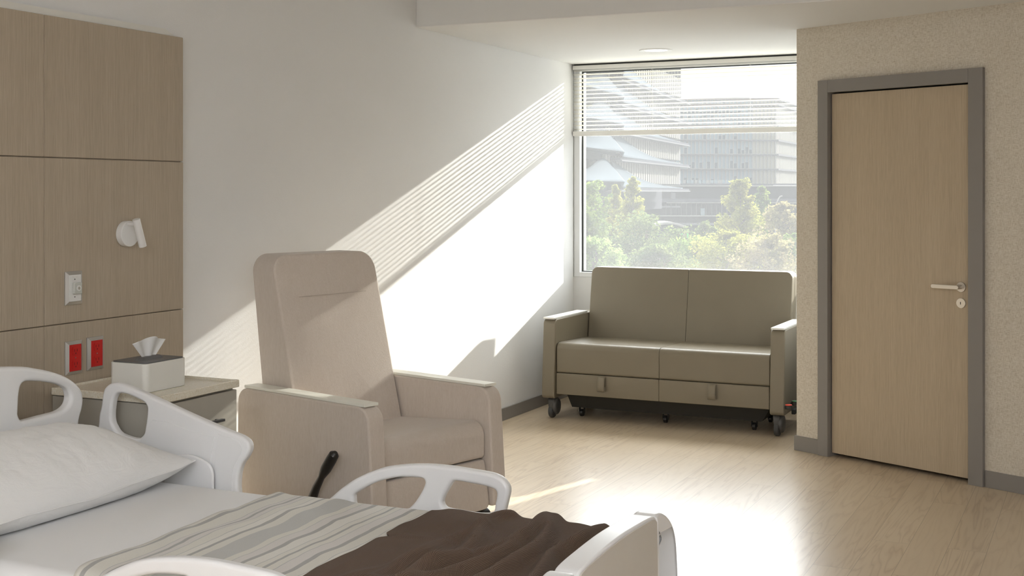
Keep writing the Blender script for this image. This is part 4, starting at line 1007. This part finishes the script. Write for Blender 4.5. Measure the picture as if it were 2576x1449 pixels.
# dark podium
D = 262.0; o4 = V(pl_(1380, D), D, 0); W4 = pl_(2080, D)-pl_(1380, D); pm_ = D/FPX
pod = thing('podium_building', 'low dark glass podium with pale ledges behind the trees', 'building', (o4.x, o4.y, GZ))
b = nb(); qbox(b, o4, EX, EY, 0, W4, 0, 30, GZ, pz(467, D)); link('podium_body', b, 'o_dark', pod, smooth=False)
for (pa_, pb_, out, mt, x0, x1) in ((462, 466, 1.2, 'o_mid', 0, 1), (466.5, 469, 1.5, 'o_white', 0, 1), (479, 480.5, 1.0, 'o_grey', 0.2, 0.5), (509.5, 511, 1.6, 'o_white', 0.42, 1), (500, 509, 1.2, 'o_mid', 0.36, 1), (518, 522, 1.5, 'o_grey', 0, .47), (541.5, 544, 1.6, 'o_white', 0.3, 1), (560, 566, 2, 'o_grey', 0, 1)):
    b = nb(); qbox(b, o4, EX, EY, W4*x0, W4*x1, -out, 0.2, pz(pb_, D), pz(pa_, D)); link('ledge', b, mt, pod, smooth=False)
b = nb()
for i in range(46): qbox(b, o4, EX, EY, 0.8+i*0.82, 0.8+i*0.82+0.5, -0.25, 0.3, pz(461.5, D), pz(453, D), 0 if i % 3 else 1)
qbox(b, o4, EX, EY, 0, pl_(1713, D)-pl_(1380, D), 0, 6, pz(467, D), pz(452, D), 2)
link('clerestory', b, None, pod, smooth=False, mats=['o_glass', 'o_white', 'o_mid'])
b = nb()
for i in range(30): qbox(b, o4, EX, EY, W4*0.42+i*1.05, W4*0.42+i*1.05+0.12, -0.35, 0.2, pz(541, D), pz(512, D), 0)
qbox(b, o4, EX, EY, W4*0.545, W4*0.56, -0.6, 0.2, pz(542, D), pz(524, D), 1); qbox(b, o4, EX, EY, W4*0.44, W4*0.455, -0.6, 0.2, pz(500, D), pz(484, D), 0)
link('glazing_bar', b, None, pod, smooth=False, mats=['o_grey', 'o_glass'])
# pavilion with a curved white roof, green sign
D = 150.0; o5 = V(pl_(1640, D), D, 0); pm_ = D/FPX
pv = thing('street_pavilion', 'small street pavilion with a curved white roof between the trees', 'building', (o5.x, o5.y, GZ))
b = nb(); qbox(b, o5, EX, EY, 0, 78*pm_, 0, 5, GZ, pz(568, D)); link('pavilion_body', b, 'o_dark', pv, smooth=False)
b = nb()
def roof(u, v):
    p = o5+EX*(u*82*pm_)+EY*(-1.5+v*7); return Vector((p.x, p.y, pz(567-9*math.sin(math.pi*min(1, u*1.05))**0.8, D)))
grid_mesh(b, 24, 4, roof); o = link('pavilion_roof', b, 'o_white', pv); m_ = o.modifiers.new('thickness', 'SOLIDIFY'); m_.thickness = 0.25
D = 120.0; o6 = V(pl_(1712, D), D, 0); pm_ = D/FPX
sg_ = thing('street_sign', 'small green and white sign on a post below the office block', 'sign', (o6.x, o6.y, GZ))
b = nb(); qbox(b, o6, EX, EY, 3*pm_, 6*pm_, 0, 0.1, GZ, pz(590, D)); link('post', b, 'o_grey', sg_, smooth=False)
b = nb(); qbox(b, o6, EX, EY, 0, 16*pm_, 0, 0.15, pz(598, D), pz(588, D), 0); qbox(b, o6, EX, EY, 16*pm_, 20*pm_, -0.05, 0.15, pz(598, D), pz(578, D), 1); qbox(b, o6, EX, EY, 0, 5*pm_, -0.05, 0, pz(596, D), pz(587, D), 1)
link('sign_board', b, None, sg_, smooth=False, mats=['o_white', 'o_green'])
D = 95.0; lp_ = thing('street_lamp', 'slim street lamp with a bent arm in front of the right-hand trees', 'street lamp', tuple(V(pl_(1952, D), D, GZ)))
b = nb(); L_ = [(1952, 900), (1951, 600), (1950, 530), (1953, 512), (1959, 499), (1963, 494), (1968, 493)]
path_tube(b, [V(pl_(q[0], D), D, max(GZ, pz(q[1], D))) for q in L_], 0.05, 6); link('lamp_post', b, 'o_white', lp_)

# trees
def leaf_mat(name, a, c):
    t = NT(name); v = t.coord(); f = t.noise(v, 1.1, 3); col = t.ramp(f, [(0.32, a), (0.68, c)])
    d = t.n('ShaderNodeBsdfDiffuse'); tr = t.n('ShaderNodeBsdfTranslucent'); mx = t.n('ShaderNodeMixShader'); mx.inputs[0].default_value = 0.5
    t.l(col, d.inputs[0]); t.l(col, tr.inputs[0]); t.l(d.outputs[0], mx.inputs[1]); t.l(tr.outputs[0], mx.inputs[2]); t.l(mx.outputs[0], t.out.inputs[0]); M[name] = t.m
leaf_mat('leaf_yellow', (0.14, 0.155, 0.030), (0.235, 0.22, 0.045)); leaf_mat('leaf_green', (0.07, 0.12, 0.03), (0.155, 0.19, 0.04)); leaf_mat('leaf_dark', (0.045, 0.07, 0.025), (0.12, 0.14, 0.045)); leaf_mat('leaf_fresh', (0.12, 0.19, 0.05), (0.20, 0.25, 0.08)); leaf_mat('leaf_tan', (0.17, 0.135, 0.07), (0.20, 0.18, 0.07))
def tree(px, top, wpx, D, mat, label, seed, cone=0.0, n=5200, bottom=None, ls=0.125):
    rnd = random.Random(seed); m = D/FPX; base = V(pl_(px, D), D, GZ); zt = pz(top, D); rw = wpx*m/2
    zb = pz(bottom, D) if bottom else max(GZ+2.5, zt-2.6*rw-3); H = zt-zb
    tr = thing('leafy_tree', label, 'tree', tuple(base), 0, 'trees outside the window')
    b = nb(); path_tube(b, [base+Vector((0.02*rw*math.sin(i), 0.02*rw*math.cos(i*2), (zt-GZ)*0.93*i/8)) for i in range(9)], [0.035*rw*(1.15-i/8) + 0.05 for i in range(9)], 8)
    clumps = []
    for i in range(64):
        f = rnd.random()**0.85; z = zb+f*H*0.97; prof = (1-f)**(0.5+cone*0.6)*(0.35+0.65*min(1, f*4)) if cone else math.sqrt(max(0.02, 1-(2*f-0.95)**2))
        a = rnd.uniform(0, 2*math.pi); q = rw*prof*rnd.uniform(0.35, 0.95); c = base+Vector((q*math.cos(a), q*math.sin(a), z-GZ))
        clumps.append((c, rw*rnd.uniform(0.16, 0.34)*(0.6+0.5*prof), a))
        if i < 26: path_tube(b, [Vector((base.x, base.y, max(GZ+2, z-0.35*rw))), c.lerp(Vector((base.x, base.y, c.z)), 0.4)-Vector((0, 0, 0.1*rw)), c], [0.06, 0.045, 0.02], 5)
    link('trunk', b, 'o_trunk', tr)
    verts = []; faces = []
    for i in range(n):
        c, rad, a = clumps[rnd.randrange(64)]
        d = Vector((rnd.gauss(0, 1), rnd.gauss(0, 1), rnd.gauss(0, 1))).normalized()*rad*rnd.random()**0.4
        out = Vector((math.cos(a), math.sin(a), 0.55)); d = d*0.8+out*d.dot(out)*0.45
        p = c+d; s = ls*rnd.uniform(0.6, 1.3)*(D/100)**0.5
        e1 = Vector((rnd.gauss(0, 1), rnd.gauss(0, 1), rnd.gauss(0, .6))).normalized(); e2 = e1.cross(Vector((rnd.gauss(0, 1), rnd.gauss(0, 1), rnd.gauss(0, 1)))).normalized()
        k = len(verts); verts += [p-e1*s, p-e2*s*0.55, p+e1*s, p+e2*s*0.55]; faces.append((k, k+1, k+2, k+3))
    me = bpy.data.meshes.new('foliage'); me.from_pydata([tuple(v) for v in verts], [], faces); me.update()
    link('foliage', me, mat, tr, smooth=False)
tree(1592, 445, 112, 100, 'leaf_yellow', 'yellow-green spire-shaped tree left of centre in the window', 1, cone=0.9, bottom=600, n=7000)
tree(1498, 454, 120, 112, 'leaf_green', 'green tree rising at the left edge of the window', 2, bottom=610, n=6500)
tree(1548, 462, 70, 106, 'leaf_yellow', 'small yellow-topped tree between the two left trees', 3, cone=0.7, bottom=590, n=3500)
tree(1862, 450, 150, 104, 'leaf_yellow', 'tall rounded yellow-green tree right of centre before the office block', 4, cone=0.45, bottom=615, n=9000)
tree(1915, 470, 90, 112, 'leaf_green', 'mid-green tree just behind the tall rounded tree', 5, cone=0.3, bottom=600, n=4500)
tree(1972, 512, 130, 84, 'leaf_tan', 'tan-tinged tree at the right edge of the window', 6, bottom=650, n=6500)
tree(1625, 545, 230, 88, 'leaf_dark', 'dark olive wide tree in the middle left of the window', 7, bottom=680, n=8500)
tree(1500, 600, 150, 62, 'leaf_fresh', 'fresh light-green tree in the lower left corner of the window', 8, bottom=720, n=6500, ls=0.115)
tree(1735, 600, 160, 80, 'leaf_green', 'low green tree below the street sign', 9, bottom=700, n=6000)
tree(1830, 588, 190, 72, 'leaf_yellow', 'broad olive-yellow tree under the tall rounded tree', 10, bottom=710, n=7500, ls=0.115)
tree(1935, 600, 180, 62, 'leaf_tan', 'broad brownish tree in the lower right of the window', 11, bottom=720, n=7500, ls=0.11)
tree(1660, 620, 170, 66, 'leaf_dark', 'dark tree low in the centre above the sofa', 12, bottom=720, n=6500, ls=0.115)
tree(1476, 520, 110, 98, 'leaf_green', 'mid-green tree low at the left edge of the window', 13, bottom=640, n=5500)
tree(1775, 560, 90, 118, 'leaf_dark', 'small dark tree half hidden left of the tall rounded tree', 14, bottom=640, n=3000)
tree(1990, 590, 90, 70, 'leaf_green', 'green tree cut off by the wall corner at lower right', 15, bottom=700, n=4500)
